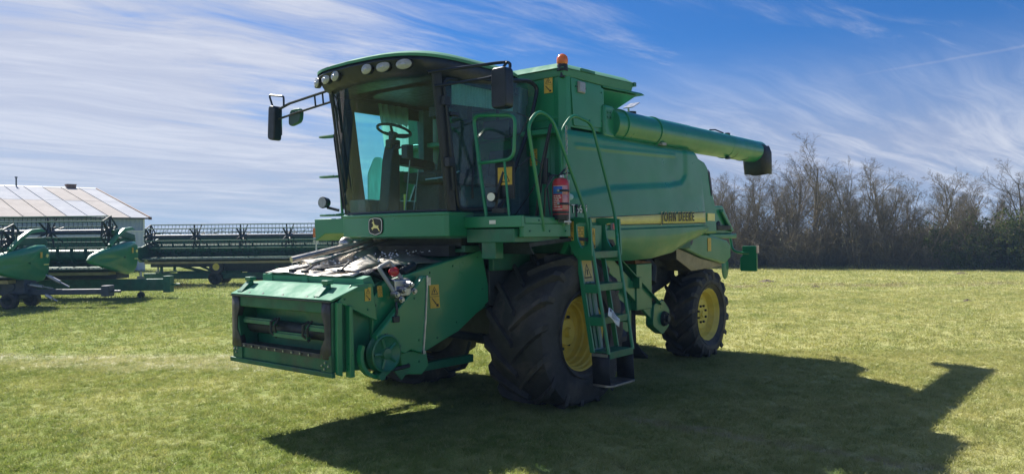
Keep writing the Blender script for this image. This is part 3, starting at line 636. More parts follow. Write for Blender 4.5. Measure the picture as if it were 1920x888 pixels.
b = B(); b.box(-0.58, -0.43, 1.40, 1.43, 3.73, 3.87); b.obj('work_lamp', 'grey', CH, 0.012)
b = B(); b.box(-0.565, -0.445, 1.43, 1.437, 3.742, 3.858); b.obj('lamp_lens', 'lens', CH, 0.01)
b = B(); b.box(-0.62, -0.39, 1.395, 1.41, 3.79, 3.81); b.obj('lamp_bracket', 'black', CH)
# amber beacon
b = B(); b.cyl((-0.19, 1.36, 3.955), (-0.19, 1.36, 4.035), 0.068, 0.064, 20); b.cyl((-0.19, 1.36, 3.88), (-0.19, 1.36, 3.96), 0.03, None, 14); b.obj('beacon_base', 'black', CH, 0.006)
b = B(); b.lathe([(0, 0.062), (0.02, 0.069), (0.06, 0.069), (0.09, 0.061), (0.113, 0.04), (0.124, 0.018), (0.126, 0.001)], (-0.19, 1.36, 4.036), (0, 0, 1), 24); b.obj('beacon_dome', 'amber', CH)
b = B(); b.cyl((-0.19, 1.36, 4.04), (-0.19, 1.36, 4.11), 0.022, None, 10); b.obj('beacon_bulb', 'lens', CH)
# ---- unloading auger
def auger():
    b = B(); ax = [(-1.20, 1.33, 3.44), (-6.15, 1.35, 3.45)]
    b.cyl(ax[0], ax[1], 0.205, 0.192, 32); t = b.obj('unloading_auger', 'green', CH, 0.01)
    for x, r_, w_ in ((-1.42, 0.213, 0.05), (-2.30, 0.212, 0.05), (-4.72, 0.204, 0.05), (-4.95, 0.200, 0.02), (-5.45, 0.197, 0.03)):
        q = B().cyl((x, 1.338, 3.445), (x - w_, 1.338, 3.445), r_, None, 32); q.obj('clamp_ring', 'green' if w_ > 0.03 else 'black', t, 0.004)
    q = B().prism(rounded([(-0.98, 3.24), (-0.98, 3.66), (-1.22, 3.66), (-1.26, 3.5), (-1.26, 3.24)], 0.05, 3), 'y', 1.08, 1.44); q.obj('auger_elbow', 'green', t, 0.05)
    q = B()
    for z in (3.50, 3.56):
        for x in (-1.06, -1.12): q.cyl((x, 1.435, z), (x, 1.452, z), 0.015, None, 6)
    q.box(-1.15, -1.03, 1.43, 1.441, 3.47, 3.59); q.obj('bolt_plate', 'green_worn', t)
    q = B(); q.tube([(-4.1, 1.25, 3.63), (-4.6, 1.30, 3.64), (-4.9, 1.33, 3.645)], 0.016, 6); q.tube([(-4.2, 1.36, 3.655), (-4.35, 1.38, 3.67), (-4.7, 1.36, 3.655)], 0.012, 6); q.box(-4.98, -4.9, 1.3, 1.36, 3.62, 3.68); q.box(-4.75, -4.68, 1.40, 1.46, 3.22, 3.26); q.obj('auger_cable', 'black', t)
    q = B(); 
    N = 20; rows = []
    for z, sx_, sy_, cx in ((3.56, 0.21, 0.175, -6.14), (3.44, 0.23, 0.215, -6.15), (3.30, 0.225, 0.215, -6.16), (3.06, 0.21, 0.205, -6.19)):
        rows.append([(cx + sx_ * math.copysign(abs(math.cos(a)) ** 0.55, math.cos(a)), 1.35 + sy_ * math.copysign(abs(math.sin(a)) ** 0.55, math.sin(a)), z + 0.012 * math.sin(3 * a)) for a in [2 * math.pi * k / N for k in range(N)]])
    q.grid(rows, closed=True); q.obj('rubber_spout', 'rubber_flat', t, solid=0.014, smooth=60)
    q = B(); q.ball((-6.14, 1.35, 3.45), 0.20, 0.195, 0.197, 24, 12); q.obj('auger_end', 'green', t)
    q = B(); q.box(-2.5, -2.38, 1.2, 1.5, 3.25, 3.29); q.prism([(-2.36, 3.27), (-2.52, 3.27), (-2.48, 3.34), (-2.40, 3.34)], 'y', 1.30, 1.42); q.obj('auger_rest', 'grey', CH, 0.004)
auger()
# engine deck bits seen over the auger: intake screen edge, pre-cleaner, exhaust flap
b = B(); b.box(-3.6, -2.2, 0.1, 1.05, 3.40, 3.66); b.box(-3.2, -2.7, 0.3, 1.0, 3.66, 3.72); b.obj('engine_cover', 'green_worn', CH, 0.03)
b = B()
for k in range(14): b.box(-3.05 - k * 0.09, -2.99 - k * 0.09, 0.96, 1.0, 3.715, 3.76)
b.box(-4.3, -2.95, 0.9, 1.02, 3.69, 3.716); b.obj('intake_screen', 'dark', CH)
b = B(); b.cyl((-2.55, 0.9, 3.66), (-2.55, 0.9, 3.80), 0.075, None, 16); b.obj('exhaust_pipe', 'dark', CH)
b = B(); b.hexa([(-2.46, 0.82, 3.84), (-2.46, 0.98, 3.84), (-2.66, 0.98, 3.93), (-2.66, 0.82, 3.93)], [(-2.46, 0.82, 3.855), (-2.46, 0.98, 3.855), (-2.66, 0.98, 3.945), (-2.66, 0.82, 3.945)]); b.cyl((-2.48, 0.9, 3.79), (-2.47, 0.9, 3.85), 0.015); b.obj('exhaust_flap', 'steel', CH)

# ---- warning stickers: yellow plate with printed pictograms
def sticker(o, X, Y, w, h, mat='decal', kind=2, name='warning_sticker', parent=None):
    """o: lower left corner seen from outside; X right, Y up"""
    X = Vector(X).normalized(); Y = Vector(Y).normalized(); Z = X.cross(Y); M = Matrix((X, Y, Z)).transposed().to_4x4(); M.translation = Vector(o)
    b = B(); b.box(0, w, 0, h, 0, 0.003, m=M); s = b.obj(name, mat, parent or CH)
    b = B(); lw = min(w, h) * 0.05
    def ring(pts):
        n = len(pts); c = Vector((sum(p[0] for p in pts) / n, sum(p[1] for p in pts) / n)); inn = [(c + (Vector(p) - c) * 0.76) for p in pts]
        for i in range(n):
            j = (i + 1) % n
            b._add([M @ vec(p[0], p[1], 0.0045) for p in (pts[i], pts[j], inn[j], inn[i])], [(0, 1, 2, 3)])
    if kind >= 1:
        n = 2 if kind >= 2 else 1
        hh = h / n
        for k in range(n):
            y0 = hh * (n - 1 - k)
            if k == 0: ring([(w * 0.14, y0 + hh * 0.16), (w * 0.86, y0 + hh * 0.16), (w * 0.5, y0 + hh * 0.86)]); b._add([M @ vec(x * w, y0 + y * hh, 0.0045) for x, y in ((0.46, 0.3), (0.54, 0.3), (0.56, 0.56), (0.44, 0.56))], [(0, 1, 2, 3)])
            else:
                b._add([M @ vec(x * w, y0 + y * hh, 0.0045) for x, y in ((0.15, 0.85), (0.22, 0.9), (0.66, 0.36), (0.58, 0.30))], [(0, 1, 2, 3)])
                b._add([M @ vec(x * w, y0 + y * hh, 0.0045) for x, y in ((0.62, 0.12), (0.86, 0.12), (0.86, 0.34), (0.62, 0.34))], [(0, 1, 2, 3)])
                b._add([M @ vec(x * w, y0 + y * hh, 0.0045) for x, y in ((0.0, 0.97), (1.0, 0.97), (1.0, 1.0), (0.0, 1.0))], [(0, 1, 2, 3)])
        b.obj('pictogram', 'print', s, smooth=0)
    else:
        for k in range(3):
            for j in range(2): 
                x0, y0 = w * (0.08 + 0.46 * j), h * (0.08 + 0.31 * k); ring([(x0, y0), (x0 + w * 0.36, y0), (x0 + w * 0.36, y0 + h * 0.24), (x0, y0 + h * 0.24)])
        b.obj('pictogram', 'print', s, smooth=0)
    return s
Xf, Xs = (0, 1, 0), (-1, 0, 0)
sticker((-0.186, 1.09, 3.72), Xf, U0, 0.125, 0.20)
sticker((-0.186, 0.86, 2.86), Xf, U0, 0.11, 0.20, kind=0)

# ---- cab
def zc(v): return 2.285 + (3.78 - 2.285) * v
def windscreen(u, v, off=0.0):
    """u -1..1 across, v 0..1 up: strongly curved and leaning out at the top"""
    y = 0.87 * u; x = 1.285 + 0.22 * v + (0.11 + 0.13 * v) * (1 - u * u) + off
    return (x, y, zc(v))
def cab():
    b = B(); b.grid([[windscreen(-1 + i / 12, j / 8) for i in range(25)] for j in range(9)]); b.obj('windscreen', 'glass', CH, smooth=80)
    b = B()
    for sg in (-1, 1):
        b.tube([windscreen(sg, j / 6, -0.012) for j in range(7)], 0.024, 8)
    b.tube([windscreen(-1 + i / 12, 0, -0.005) for i in range(25)], 0.016, 6); b.tube([windscreen(-1 + i / 12, 1, -0.02) for i in range(25)], 0.025, 6)
    b.obj('windscreen_seal', 'black', CH)
    for sg in (-1, 1):
        b = B(); rows = []
        for j in range(9):
            v = j / 8; x, y, z = windscreen(1, v, 0)
            rows.append([(x - 0.005, sg * (y + 0.025), z), (x - 0.085, sg * (y + 0.055), z), (x - 0.10, sg * (y - 0.02), z), (x - 0.02, sg * (y - 0.025), z)])
        b.grid(rows, closed=True); b.obj('front_pillar', 'black', CH, 0.006)
    # wiper arm and wiper
    b = B(); b.tube([windscreen(-0.72, 1.0, 0.05), windscreen(-0.80, 0.8, 0.05), windscreen(-0.86, 0.45, 0.045)], 0.012, 6); b.tube([windscreen(-0.76, 0.98, 0.03), windscreen(-0.79, 0.5, 0.03), windscreen(-0.80, 0.2, 0.03)], 0.009, 6); b.obj('wiper', 'black', CH)
    # lower front panel, floor, back wall
    b = B(); b.prism([(0.9, -0.895), (1.295, -0.895), (1.335, -0.86), (1.39, -0.5), (1.415, -0.2), (1.42, 0.0), (1.415, 0.2), (1.39, 0.5), (1.335, 0.86), (1.295, 0.895), (0.9, 0.895)], 'z', 2.0, 2.272); b.obj('cab_front_panel', 'green', CH, 0.012)
    b = B(); b.prism([(0.9, -0.90), (1.30, -0.90), (1.35, -0.86), (1.405, -0.5), (1.43, -0.2), (1.435, 0.0), (1.43, 0.2), (1.405, 0.5), (1.35, 0.86), (1.30, 0.90), (0.9, 0.90)], 'z', 2.235, 2.268); b.obj('panel_lip', 'green', CH, 0.008)
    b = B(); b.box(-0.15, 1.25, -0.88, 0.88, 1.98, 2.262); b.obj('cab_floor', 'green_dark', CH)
    b = B(); b.box(-0.15, 1.0, -0.8, 0.8, 1.86, 1.985); b.box(0.5, 1.1, -0.7, 0.7, 1.78, 1.9); b.obj('cab_underframe', 'dark', CH)
    b = B(); b.box(-0.16, -0.10, -0.86, 0.86, 2.26, 2.98); b.box(-0.16, -0.10, -0.86, 0.86, 3.60, 3.80); b.box(-0.12, 0.06, -0.86, -0.76, 2.26, 3.80); b.box(-0.12, 0.02, 0.72, 0.86, 2.26, 3.80); b.obj('cab_back_wall', 'tan', CH, 0.01)
    # roof
    def ring(z, gx0, gx1, gy, k=0.0, n=0.45):
        pts = []
        for i in range(48):
            a = 2 * math.pi * i / 48; c, s_ = math.cos(a), math.sin(a)
            X = (gx0 + gx1) / 2 + (gx1 - gx0) / 2 * math.copysign(abs(c) ** n, c); Y = gy * math.copysign(abs(s_) ** n, s_)
            if c > 0: X += k * (1 - (Y / gy) ** 2)
            pts.append((X, Y, z))
        return pts
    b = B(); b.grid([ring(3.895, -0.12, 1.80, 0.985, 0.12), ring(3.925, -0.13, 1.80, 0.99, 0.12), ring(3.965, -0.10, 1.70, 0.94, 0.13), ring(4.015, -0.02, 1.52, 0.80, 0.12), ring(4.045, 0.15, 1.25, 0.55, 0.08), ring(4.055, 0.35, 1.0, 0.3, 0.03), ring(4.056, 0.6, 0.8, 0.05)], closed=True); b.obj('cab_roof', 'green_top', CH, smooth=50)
    b = B(); rr = [ring(3.905, -0.10, 1.775, 0.965, 0.12), ring(3.86, -0.10, 1.80, 0.975, 0.12), ring(3.74, -0.10, 1.72, 0.95, 0.11), ring(3.70, -0.08, 1.62, 0.92, 0.10), ring(3.70, 0.1, 1.2, 0.6, 0.05)]
    b.grid(rr, closed=True); b.obj('roof_fascia', 'black', CH, smooth=50)
    b = B(); b.prism([(-0.05, -0.84), (1.40, -0.84), (1.40, 0.84), (-0.05, 0.84)], 'z', 3.70, 3.725); b.obj('head_lining', 'black', CH)
    # roof work lamps, three each side
    for sg in (-1, 1):
        for y, x, rx, rz, yaw in ((0.27, 1.895, 0.082, 0.060, 4), (0.49, 1.855, 0.098, 0.060, 9), (0.745, 1.79, 0.098, 0.057, 20)):
            M = Matrix.Translation((x, sg * y, 3.805)) @ Matrix.Rotation(R(sg * yaw), 4, 'Z')
            b = B(); q = B().lathe([(-0.04, 0.001), (-0.04, 1.0), (0.0, 1.04), (0.006, 0.98)], (0, 0, 0), (1, 0, 0), 28); b._add([M @ vec(p[0], p[1] * rx, p[2] * rz) for p in q.v], q.f)
            l = b.obj('roof_lamp', 'print', CH)
            b = B(); q = B().lathe([(0.000, 0.985), (0.012, 0.8), (0.02, 0.45), (0.022, 0.001)], (0, 0, 0), (1, 0, 0), 28); b._add([M @ vec(p[0], p[1] * rx, p[2] * rz) for p in q.v], q.f)
            b.obj('lens', 'lens', l)
            b = B(); q = B().lathe([(0.024, 0.30), (0.030, 0.2), (0.030, 0.001)], (0, 0, 0), (1, 0, 0), 16); b._add([M @ vec(p[0] - 0.004, p[1] * rx, p[2] * rz) for p in q.v], q.f)
            b.obj('bulb', 'steel', l)
    b = B(); b.tube([(0.9, 0.1, 4.045), (0.5, 0.05, 4.12), (0.1, 0.02, 4.175)], [0.006, 0.004, 0.003], 5); b.obj('aerial', 'black', CH)
    b = B(); b.box(1.48, 1.62, -0.75, -0.6, 3.92, 4.03); b.box(1.58, 1.64, -0.73, -0.62, 3.75, 4.0); b.obj('roof_bracket', 'black', CH, 0.01)
    # side windows
    door = rounded([(1.36, 3.70), (-0.02, 3.86), (-0.16, 3.80), (-0.02, 3.34), (0.50, 2.31), (1.15, 2.30)], [0.10, 0.10, 0.08, 0.1, 0.14, 0.08], 4)
    def dy(x): return 0.885 + 0.12 * (1.36 - x) / 1.5
    b = B(); b._add([(x, dy(x), z) for x, z in door], [tuple(range(len(door)))]); dg = b.obj('door_glass', 'glass_door', CH, solid=0.008, smooth=0)
    b = B(); b.tube([(x, dy(x), z) for x, z in door], 0.026, 8, True); b.obj('door_frame', 'black', CH)
    b = B(); b.tube([(1.27, 0.95, 2.5), (1.34, 0.96, 3.1), (1.40, 0.95, 3.6)], 0.016, 6); b.box(1.26, 1.36, 0.90, 0.97, 2.75, 2.85); b.box(1.33, 1.42, 0.90, 0.97, 3.4, 3.5); b.box(1.20, 1.34, 0.92, 0.98, 3.3, 3.34); b.obj('door_hinge', 'black', CH, 0.006)
    b = B(); b.tube([(0.98, 0.955, 2.42), (1.0, 0.975, 2.6), (0.96, 0.955, 2.75)], 0.014, 6); b.obj('door_handle', 'black', CH)
    rwin = rounded([(1.33, 3.70), (0.02, 3.76), (-0.02, 2.9), (0.25, 2.33), (1.14, 2.31)], 0.12, 4)
    b = B(); b._add([(x, -0.89, z) for x, z in rwin], [tuple(range(len(rwin)))]); b.obj('side_window', 'glass_side', CH, solid=0.008, smooth=0)
    b = B(); b.tube([(x, -0.885, z) for x, z in rwin], 0.035, 8, True)
    b.prism([(1.36, 3.72), (1.17, 3.72), (1.07, 3.0), (0.99, 2.48), (0.96, 2.30), (1.2, 2.28)], 'y', -0.90, -0.86); b.box(0.0, 1.3, -0.90, -0.85, 3.56, 3.74); b.obj('side_window_frame', 'black', CH)
    # pleated blind, pale sheet and trim
    b = B()
    for k in range(22):
        x0 = 1.16 - k * 0.048; b.hexa([(x0, 0.83, 3.46 + 0.002 * k), (x0 - 0.024, 0.80, 3.46 + 0.002 * k), (x0 - 0.048, 0.83, 3.46 + 0.002 * k), (x0 - 0.024, 0.815, 3.46 + 0.002 * k)], [(x0, 0.83, 3.70), (x0 - 0.024, 0.80, 3.70), (x0 - 0.048, 0.83, 3.70), (x0 - 0.024, 0.815, 3.70)])
    b.obj('pleated_blind', principled('pleated_green', (0.20, 0.36, 0.34), 0.7), CH)
    b = B(); rows = []
    for j in range(6):
        v = j / 5; rows.append([(0.74 - 0.46 * i / 16 + 0.16 * (v - 0.5) * (1 - i / 16), -0.80 + 0.022 * math.sin(i * 1.9) , 2.86 + 0.86 * v) for i in range(17)])
    b.grid(rows); b.obj('pale_sheet', 'pale_sheer', CH, smooth=60)  # pale translucent sheet added for the lighter area seen through the cab
    b = B(); b.box(0.05, 1.25, -0.86, -0.55, 2.26, 2.46); b.obj('right_console', 'tan', CH, 0.02)
    b = B(); b.prism(rounded([(0.97, 2.42), (0.97, 2.80), (0.86, 3.02), (0.72, 3.02), (0.70, 2.42)], 0.05, 3), 'y', -0.835, -0.83); b.obj('window_film', 'teal_film', CH)
    # driver's station
    b = B(); b.prism(rounded([(1.16, 2.26), (1.26, 2.30), (1.20, 2.9), (1.15, 3.10), (1.08, 3.12), (1.06, 2.9), (1.06, 2.26)], 0.03, 3), 'y', -0.30, -0.13); b.box(1.02, 1.18, -0.26, -0.16, 3.05, 3.16); b.obj('steering_column', 'black', CH, 0.015)
    c = Vector((1.08, -0.21, 3.27)); ax = vec(-0.30, 0, 1).normalized(); e1 = vec(1, 0, 0.3).normalized(); e2 = vec(0, 1, 0)
    b = B(); b.tube([c + e1 * 0.20 * math.cos(a) + e2 * 0.20 * math.sin(a) for a in [2 * math.pi * k / 28 for k in range(28)]], 0.017, 8, True)
    for a in (0.6, 2.6, 4.7): b.tube([c - ax * 0.06, c + e1 * 0.19 * math.cos(a) + e2 * 0.19 * math.sin(a)], [0.022, 0.014], 6)
    b.cyl(c - ax * 0.16, c - ax * 0.03, 0.03, 0.06, 12); b.obj('steering_wheel', 'black', CH)
    b = B(); b.prism(rounded([(0.30, 2.62), (0.86, 2.66), (0.86, 2.78), (0.30, 2.78)], 0.05, 3), 'y', -0.30, 0.28); b.prism(rounded([(0.34, 2.76), (0.20, 3.46), (0.06, 3.46), (0.14, 2.74)], 0.06, 3), 'y', -0.27, 0.25); b.prism(rounded([(0.17, 3.46), (0.14, 3.68), (0.04, 3.68), (0.06, 3.46)], 0.04, 3), 'y', -0.15, 0.13); b.box(0.35, 0.75, -0.2, 0.2, 2.26, 2.63); b.obj('driver_seat', 'seat', CH, 0.02)
    b = B(); b.prism(rounded([(0.25, 2.86), (0.92, 2.90), (1.0, 3.0), (0.92, 3.02), (0.25, 2.96)], 0.03, 3), 'y', -0.50, -0.36); b.tube([(0.9, -0.42, 3.0), (0.95, -0.42, 3.14)], 0.02, 8); b.ball((0.95, -0.42, 3.16), 0.035, 0.03, 0.045, 10, 6); b.obj('armrest_console', 'black', CH, 0.01)
    b = B(); b.prism(rounded([(0.05, 2.6), (0.55, 2.6), (0.55, 2.70), (0.05, 2.70)], 0.03, 3), 'y', 0.42, 0.78); b.prism(rounded([(0.05, 2.7), (0.12, 2.7), (0.08, 3.05), (0.0, 3.05)], 0.02, 3), 'y', 0.42, 0.78); b.obj('passenger_seat', 'seat', CH, 0.015)
    b = B(); b.box(0.02, 0.12, 0.36, 0.78, 3.20, 3.42); b.cyl((0.06, 0.55, 3.4), (0.06, 0.55, 3.7), 0.02); b.obj('radio_box', 'black', CH, 0.01)
    b = B(); b.tube([(1.06, 0.30, 2.66), (0.98, 0.55, 2.68), (1.0, 0.78, 2.73)], 0.010, 6); b.tube([(0.98, 0.55, 2.68), (1.0, 0.55, 2.62)], 0.008, 6); b.obj('grab_rail', 'steel', CH)
    b = B(); b.tube([(1.2, 0.10, 2.28), (1.08, 0.06, 2.9)], 0.007, 6); b.obj('control_rod', 'grey', CH)
    b = B(); b.tube([(1.2, 0.24, 2.28), (1.06, 0.18, 2.78)], 0.006, 6); b.obj('control_rod', 'grey', CH)
    b = B(); b.box(1.13, 1.15, 0.02, 0.05, 2.30, 2.50); b.obj('pedal_arm', 'yellow', CH, 0.004)
    b = B(); b.tube([(0.85, 0.3, 3.68), (0.86, 0.32, 3.52)], 0.014, 6); b.prism([(0.80, 3.40), (0.92, 3.40), (0.92, 3.52), (0.80, 3.52)], 'y', 0.22, 0.42); b.obj('cab_monitor', 'black', CH, 0.006)
    b = B(); b.tube([(1.16, -0.21, 3.02), (1.1, -0.05, 3.06), (1.08, 0.0, 3.05)], 0.012, 6); b.box(1.04, 1.14, -0.02, 0.08, 2.92, 3.08); b.obj('column_display', 'black', CH, 0.008)
cab()
# emblem on the front panel: leaping deer on a dark shield
def emblem():
    ang = math.atan2(1.47 - 1.36, -0.5 + 0.86)
    O = vec(1.412, -0.285, 2.022); X = vec(0.05, 1.0, 0).normalized(); Y = U0; Z = X.cross(Y); M = Matrix((X, Y, Z)).transposed().to_4x4(); M.translation = O
    def plate(pts, z0, z1, mat, name, par=None):
        b = B(); q = B().prism(pts, 'z', z0, z1); b._add([M @ Vector(p) for p in q.v], q.f); return b.obj(name, mat, par or CH, smooth=30)
    sh_ = [(0.0, 0.06), (0.02, 0.025), (0.125, 0.0), (0.23, 0.025), (0.25, 0.06), (0.25, 0.17), (0.225, 0.195), (0.125, 0.207), (0.025, 0.195), (0.0, 0.17)]
    def sc(k): return [(0.125 + (x - 0.125) * k, 0.103 + (y - 0.103) * k) for x, y in sh_]
    sh_ = rounded(sh_, 0.02, 3)
    p = plate(sc(1.05), -0.02, 0.008, 'print', 'emblem'); plate(sc(0.98), 0.008, 0.0105, 'white', 'emblem_rim', p); plate(sc(0.90), 0.0105, 0.013, 'print', 'emblem_field', p)
    deer = [(0.055, 0.085), (0.085, 0.098), (0.095, 0.115), (0.09, 0.13), (0.085, 0.142), (0.075, 0.14), (0.068, 0.146), (0.08, 0.155), (0.09, 0.16), (0.098, 0.172), (0.103, 0.158), (0.11, 0.145), (0.114, 0.128), (0.14, 0.118), (0.165, 0.112), (0.185, 0.115), (0.19, 0.108), (0.182, 0.098), (0.192, 0.085), (0.205, 0.062), (0.215, 0.042), (0.205, 0.045), (0.188, 0.065), (0.168, 0.08), (0.14, 0.082), (0.115, 0.085), (0.095, 0.078), (0.082, 0.062), (0.07, 0.068), (0.078, 0.082), (0.06, 0.075)]
    plate(deer, 0.013, 0.016, 'stripe', 'leaping_deer', p)
    plate([(0.098, 0.168), (0.085, 0.178), (0.08, 0.192), (0.086, 0.188), (0.092, 0.180), (0.104, 0.174)], 0.013, 0.016, 'stripe', 'antler', p)
emblem()
# mirrors
def mirrors():
    b = B(); b.tube(rounded([(1.62, 0.93, 3.72), (0.98, 1.38, 3.86), (0.92, 1.48, 3.86), (0.98, 1.50, 3.74)], 0.06, 3, False), 0.017, 8); b.tube(rounded([(1.55, 0.95, 3.58), (1.12, 1.28, 3.68), (1.02, 1.38, 3.72), (0.95, 1.45, 3.86)], 0.05, 3, False), 0.015, 8); a = b.obj('mirror_arm', 'black', CH)
    b = B(); b.prism(rounded([(1.37, 3.345), (1.575, 3.345), (1.575, 3.775), (1.37, 3.775)], 0.05, 4), 'x', 0.99, 1.13); m = b.obj('mirror_housing', 'black', CH, 0.02)
    m.rotation_euler = (0, 0, 0)
    b = B(); b.box(0.984, 0.989, 1.40, 1.55, 3.39, 3.73); b.obj('mirror_glass', 'mirror', m)
    # right-hand side of the machine
    b = B(); b.tube([(1.45, -0.92, 3.80), (1.56, -1.62, 3.70), (1.60, -1.90, 3.62)], 0.017, 8); b.tube([(1.43, -0.92, 3.66), (1.52, -1.5, 3.58), (1.60, -1.80, 3.52)], 0.015, 8)
    b.tube([(1.45, -0.93, 3.82), (1.43, -0.93, 3.64)], 0.03, 8); b.tube([(1.47, -1.07, 3.79), (1.455, -1.07, 3.64)], 0.012, 6); b.tube([(1.49, -1.2, 3.77), (1.475, -1.2, 3.62)], 0.012, 6)
    b.tube(rounded([(1.58, -1.72, 3.68), (1.58, -1.72, 3.80), (1.62, -1.98, 3.84), (1.60, -1.90, 3.62)], 0.03, 3, False), 0.013, 8); b.obj('mirror_arm', 'black', CH)
    b = B(); b.prism(rounded([(-1.98, 3.27), (-1.83, 3.24), (-1.80, 3.68), (-1.95, 3.70)], 0.05, 4), 'x', 1.54, 1.66); m = b.obj('mirror_housing', 'black', CH, 0.02)
    b = B(); b.box(1.532, 1.539, -1.94, -1.83, 3.32, 3.64); b.obj('mirror_glass', 'mirror', m)
    b = B(); b.prism(rounded([(-1.74, 3.42), (-1.50, 3.46), (-1.48, 3.64), (-1.72, 3.64)], 0.07, 4), 'x', 1.44, 1.50); m = b.obj('wide_angle_mirror', 'green_dark', CH, 0.015)
    b = B(); b.prism(rounded([(-1.73, 3.43), (-1.50, 3.47), (-1.48, 3.60), (-1.72, 3.60)], 0.06, 4), 'x', 1.5, 1.506); b.obj('mirror_back', 'tan', m)
mirrors()
# right-hand catwalk, its ladder and lamp
b = B(); b.prism([(-1.52, 2.24), (-0.9, 2.24), (-0.9, 2.05), (-1.30, 2.05), (-1.50, 1.96)], 'x', 0.9, 1.28); b.box(0.0, 0.92, -1.4, -0.88, 2.18, 2.24); b.obj('right_catwalk', 'green', CH, 0.01)
b = B(); b.tube([(1.22, -1.02, 2.24), (1.24, -1.02, 2.6), (1.30, -1.04, 3.62)], 0.018, 8); b.obj('right_handrail', 'green', CH)
for z in (3.26, 2.76, 2.28):
    b = B(); b.tube(rounded([(1.22, -1.0, z), (1.30, -1.28, z + 0.0), (1.38, -1.28, z), (1.36, -1.0, z)], 0.04, 3, False), 0.013, 6); b.tube([(1.26, -1.1, z + 0.01), (1.2, -0.9, z + 0.02)], 0.012, 6); b.obj('step_loop', 'green_worn', CH)
b = B(); b.cyl((1.30, -1.22, 2.44), (1.39, -1.20, 2.44), 0.06, 0.075, 18); b.tube([(1.32, -1.2, 2.38), (1.24, -1.06, 2.34)], 0.02, 6); b.obj('round_work_lamp', 'black', CH, 0.008)
b = B(); b.cyl((1.39, -1.20, 2.44), (1.396, -1.199, 2.44), 0.064, None, 18); b.obj('lamp_lens', 'lens', CH)
b = B()
for k, (dx_, dy_) in enumerate(((0, 0), (0.03, 0.03), (-0.02, 0.02))):
    b.tube([(1.34 + dx_, -0.96 + dy_, 3.55), (1.36 + dx_, -0.98 + dy_, 3.2), (1.30 + dx_, -0.95 + dy_ - 0.03 * k, 2.8), (1.27 + dx_, -0.94 + dy_, 2.35)], 0.010, 6)
b.obj('cable_bundle', 'black', CH)

# ---- platform, rails, ladder
b = B(); b.box(-0.18, 1.0, 0.90, 1.64, 2.185, 2.21); b.obj('platform_deck', 'green_worn', CH, 0.004)
b = B(); b.box(0.985, 1.045, 0.88, 1.70, 2.09, 2.215); b.obj('platform_front_beam', 'green', CH, 0.01)
b = B(); b.box(0.10, 0.96, 1.60, 1.66, 1.985, 2.13); b.box(0.12, 0.94, 1.655, 1.668, 2.13, 2.2); b.obj('platform_side_beam', 'green', CH, 0.01)
b = B(); b.box(0.2, 1.02, 0.90, 1.58, 1.93, 2.08); b.box(0.86, 1.0, 1.1, 1.3, 1.75, 2.0); b.obj('platform_frame', 'green_worn', CH, 0.01)
b = B(); b.box(1.046, 1.05, 1.26, 1.35, 2.13, 2.17); b.obj('white_label', 'white', CH)
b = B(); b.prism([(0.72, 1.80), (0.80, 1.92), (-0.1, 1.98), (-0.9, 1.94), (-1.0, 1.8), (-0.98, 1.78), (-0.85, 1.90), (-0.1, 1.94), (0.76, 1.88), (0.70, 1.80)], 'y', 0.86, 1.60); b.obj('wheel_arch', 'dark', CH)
b = B(); b.tube(rounded([(1.0, 1.18, 2.2), (1.0, 1.08, 2.8), (1.0, 1.0, 3.33), (1.0, 1.60, 3.27), (1.0, 1.57, 2.86), (1.0, 1.50, 2.81), (1.0, 1.09, 2.80)], [0, 0.02, 0.10, 0.10, 0.07, 0.05, 0], 4, False), 0.020, 8); b.tube([(1.0, 1.44, 2.80), (1.0, 1.50, 2.2)], 0.014, 8); b.obj('front_guard_rail', 'green', CH)
b = B(); b.tube(rounded([(0.60, 1.66, 2.05), (0.78, 1.68, 2.7), (0.92, 1.70, 3.17), (0.74, 1.70, 3.34), (0.50, 1.71, 3.28), (0.01, 1.80, 2.28), (-0.04, 1.86, 1.85), (-0.05, 2.06, 0.66)], [0, 0, 0.10, 0.10, 0.12, 0.15, 0.1, 0], 4, False), 0.020, 8); b.obj('ladder_handrail', 'green', CH)
b = B(); b.tube(rounded([(0.24, 1.66, 2.10), (0.30, 1.69, 3.17), (0.10, 1.70, 3.37), (-0.28, 1.71, 3.31), (-0.63, 1.80, 2.25), (-0.57, 1.87, 1.85), (-0.57, 2.06, 0.66)], [0, 0.10, 0.10, 0.12, 0.15, 0.1, 0], 4, False), 0.020, 8); b.obj('ladder_handrail', 'green', CH)
def yo(z): return 1.87 + (1.81 - z) * 0.167
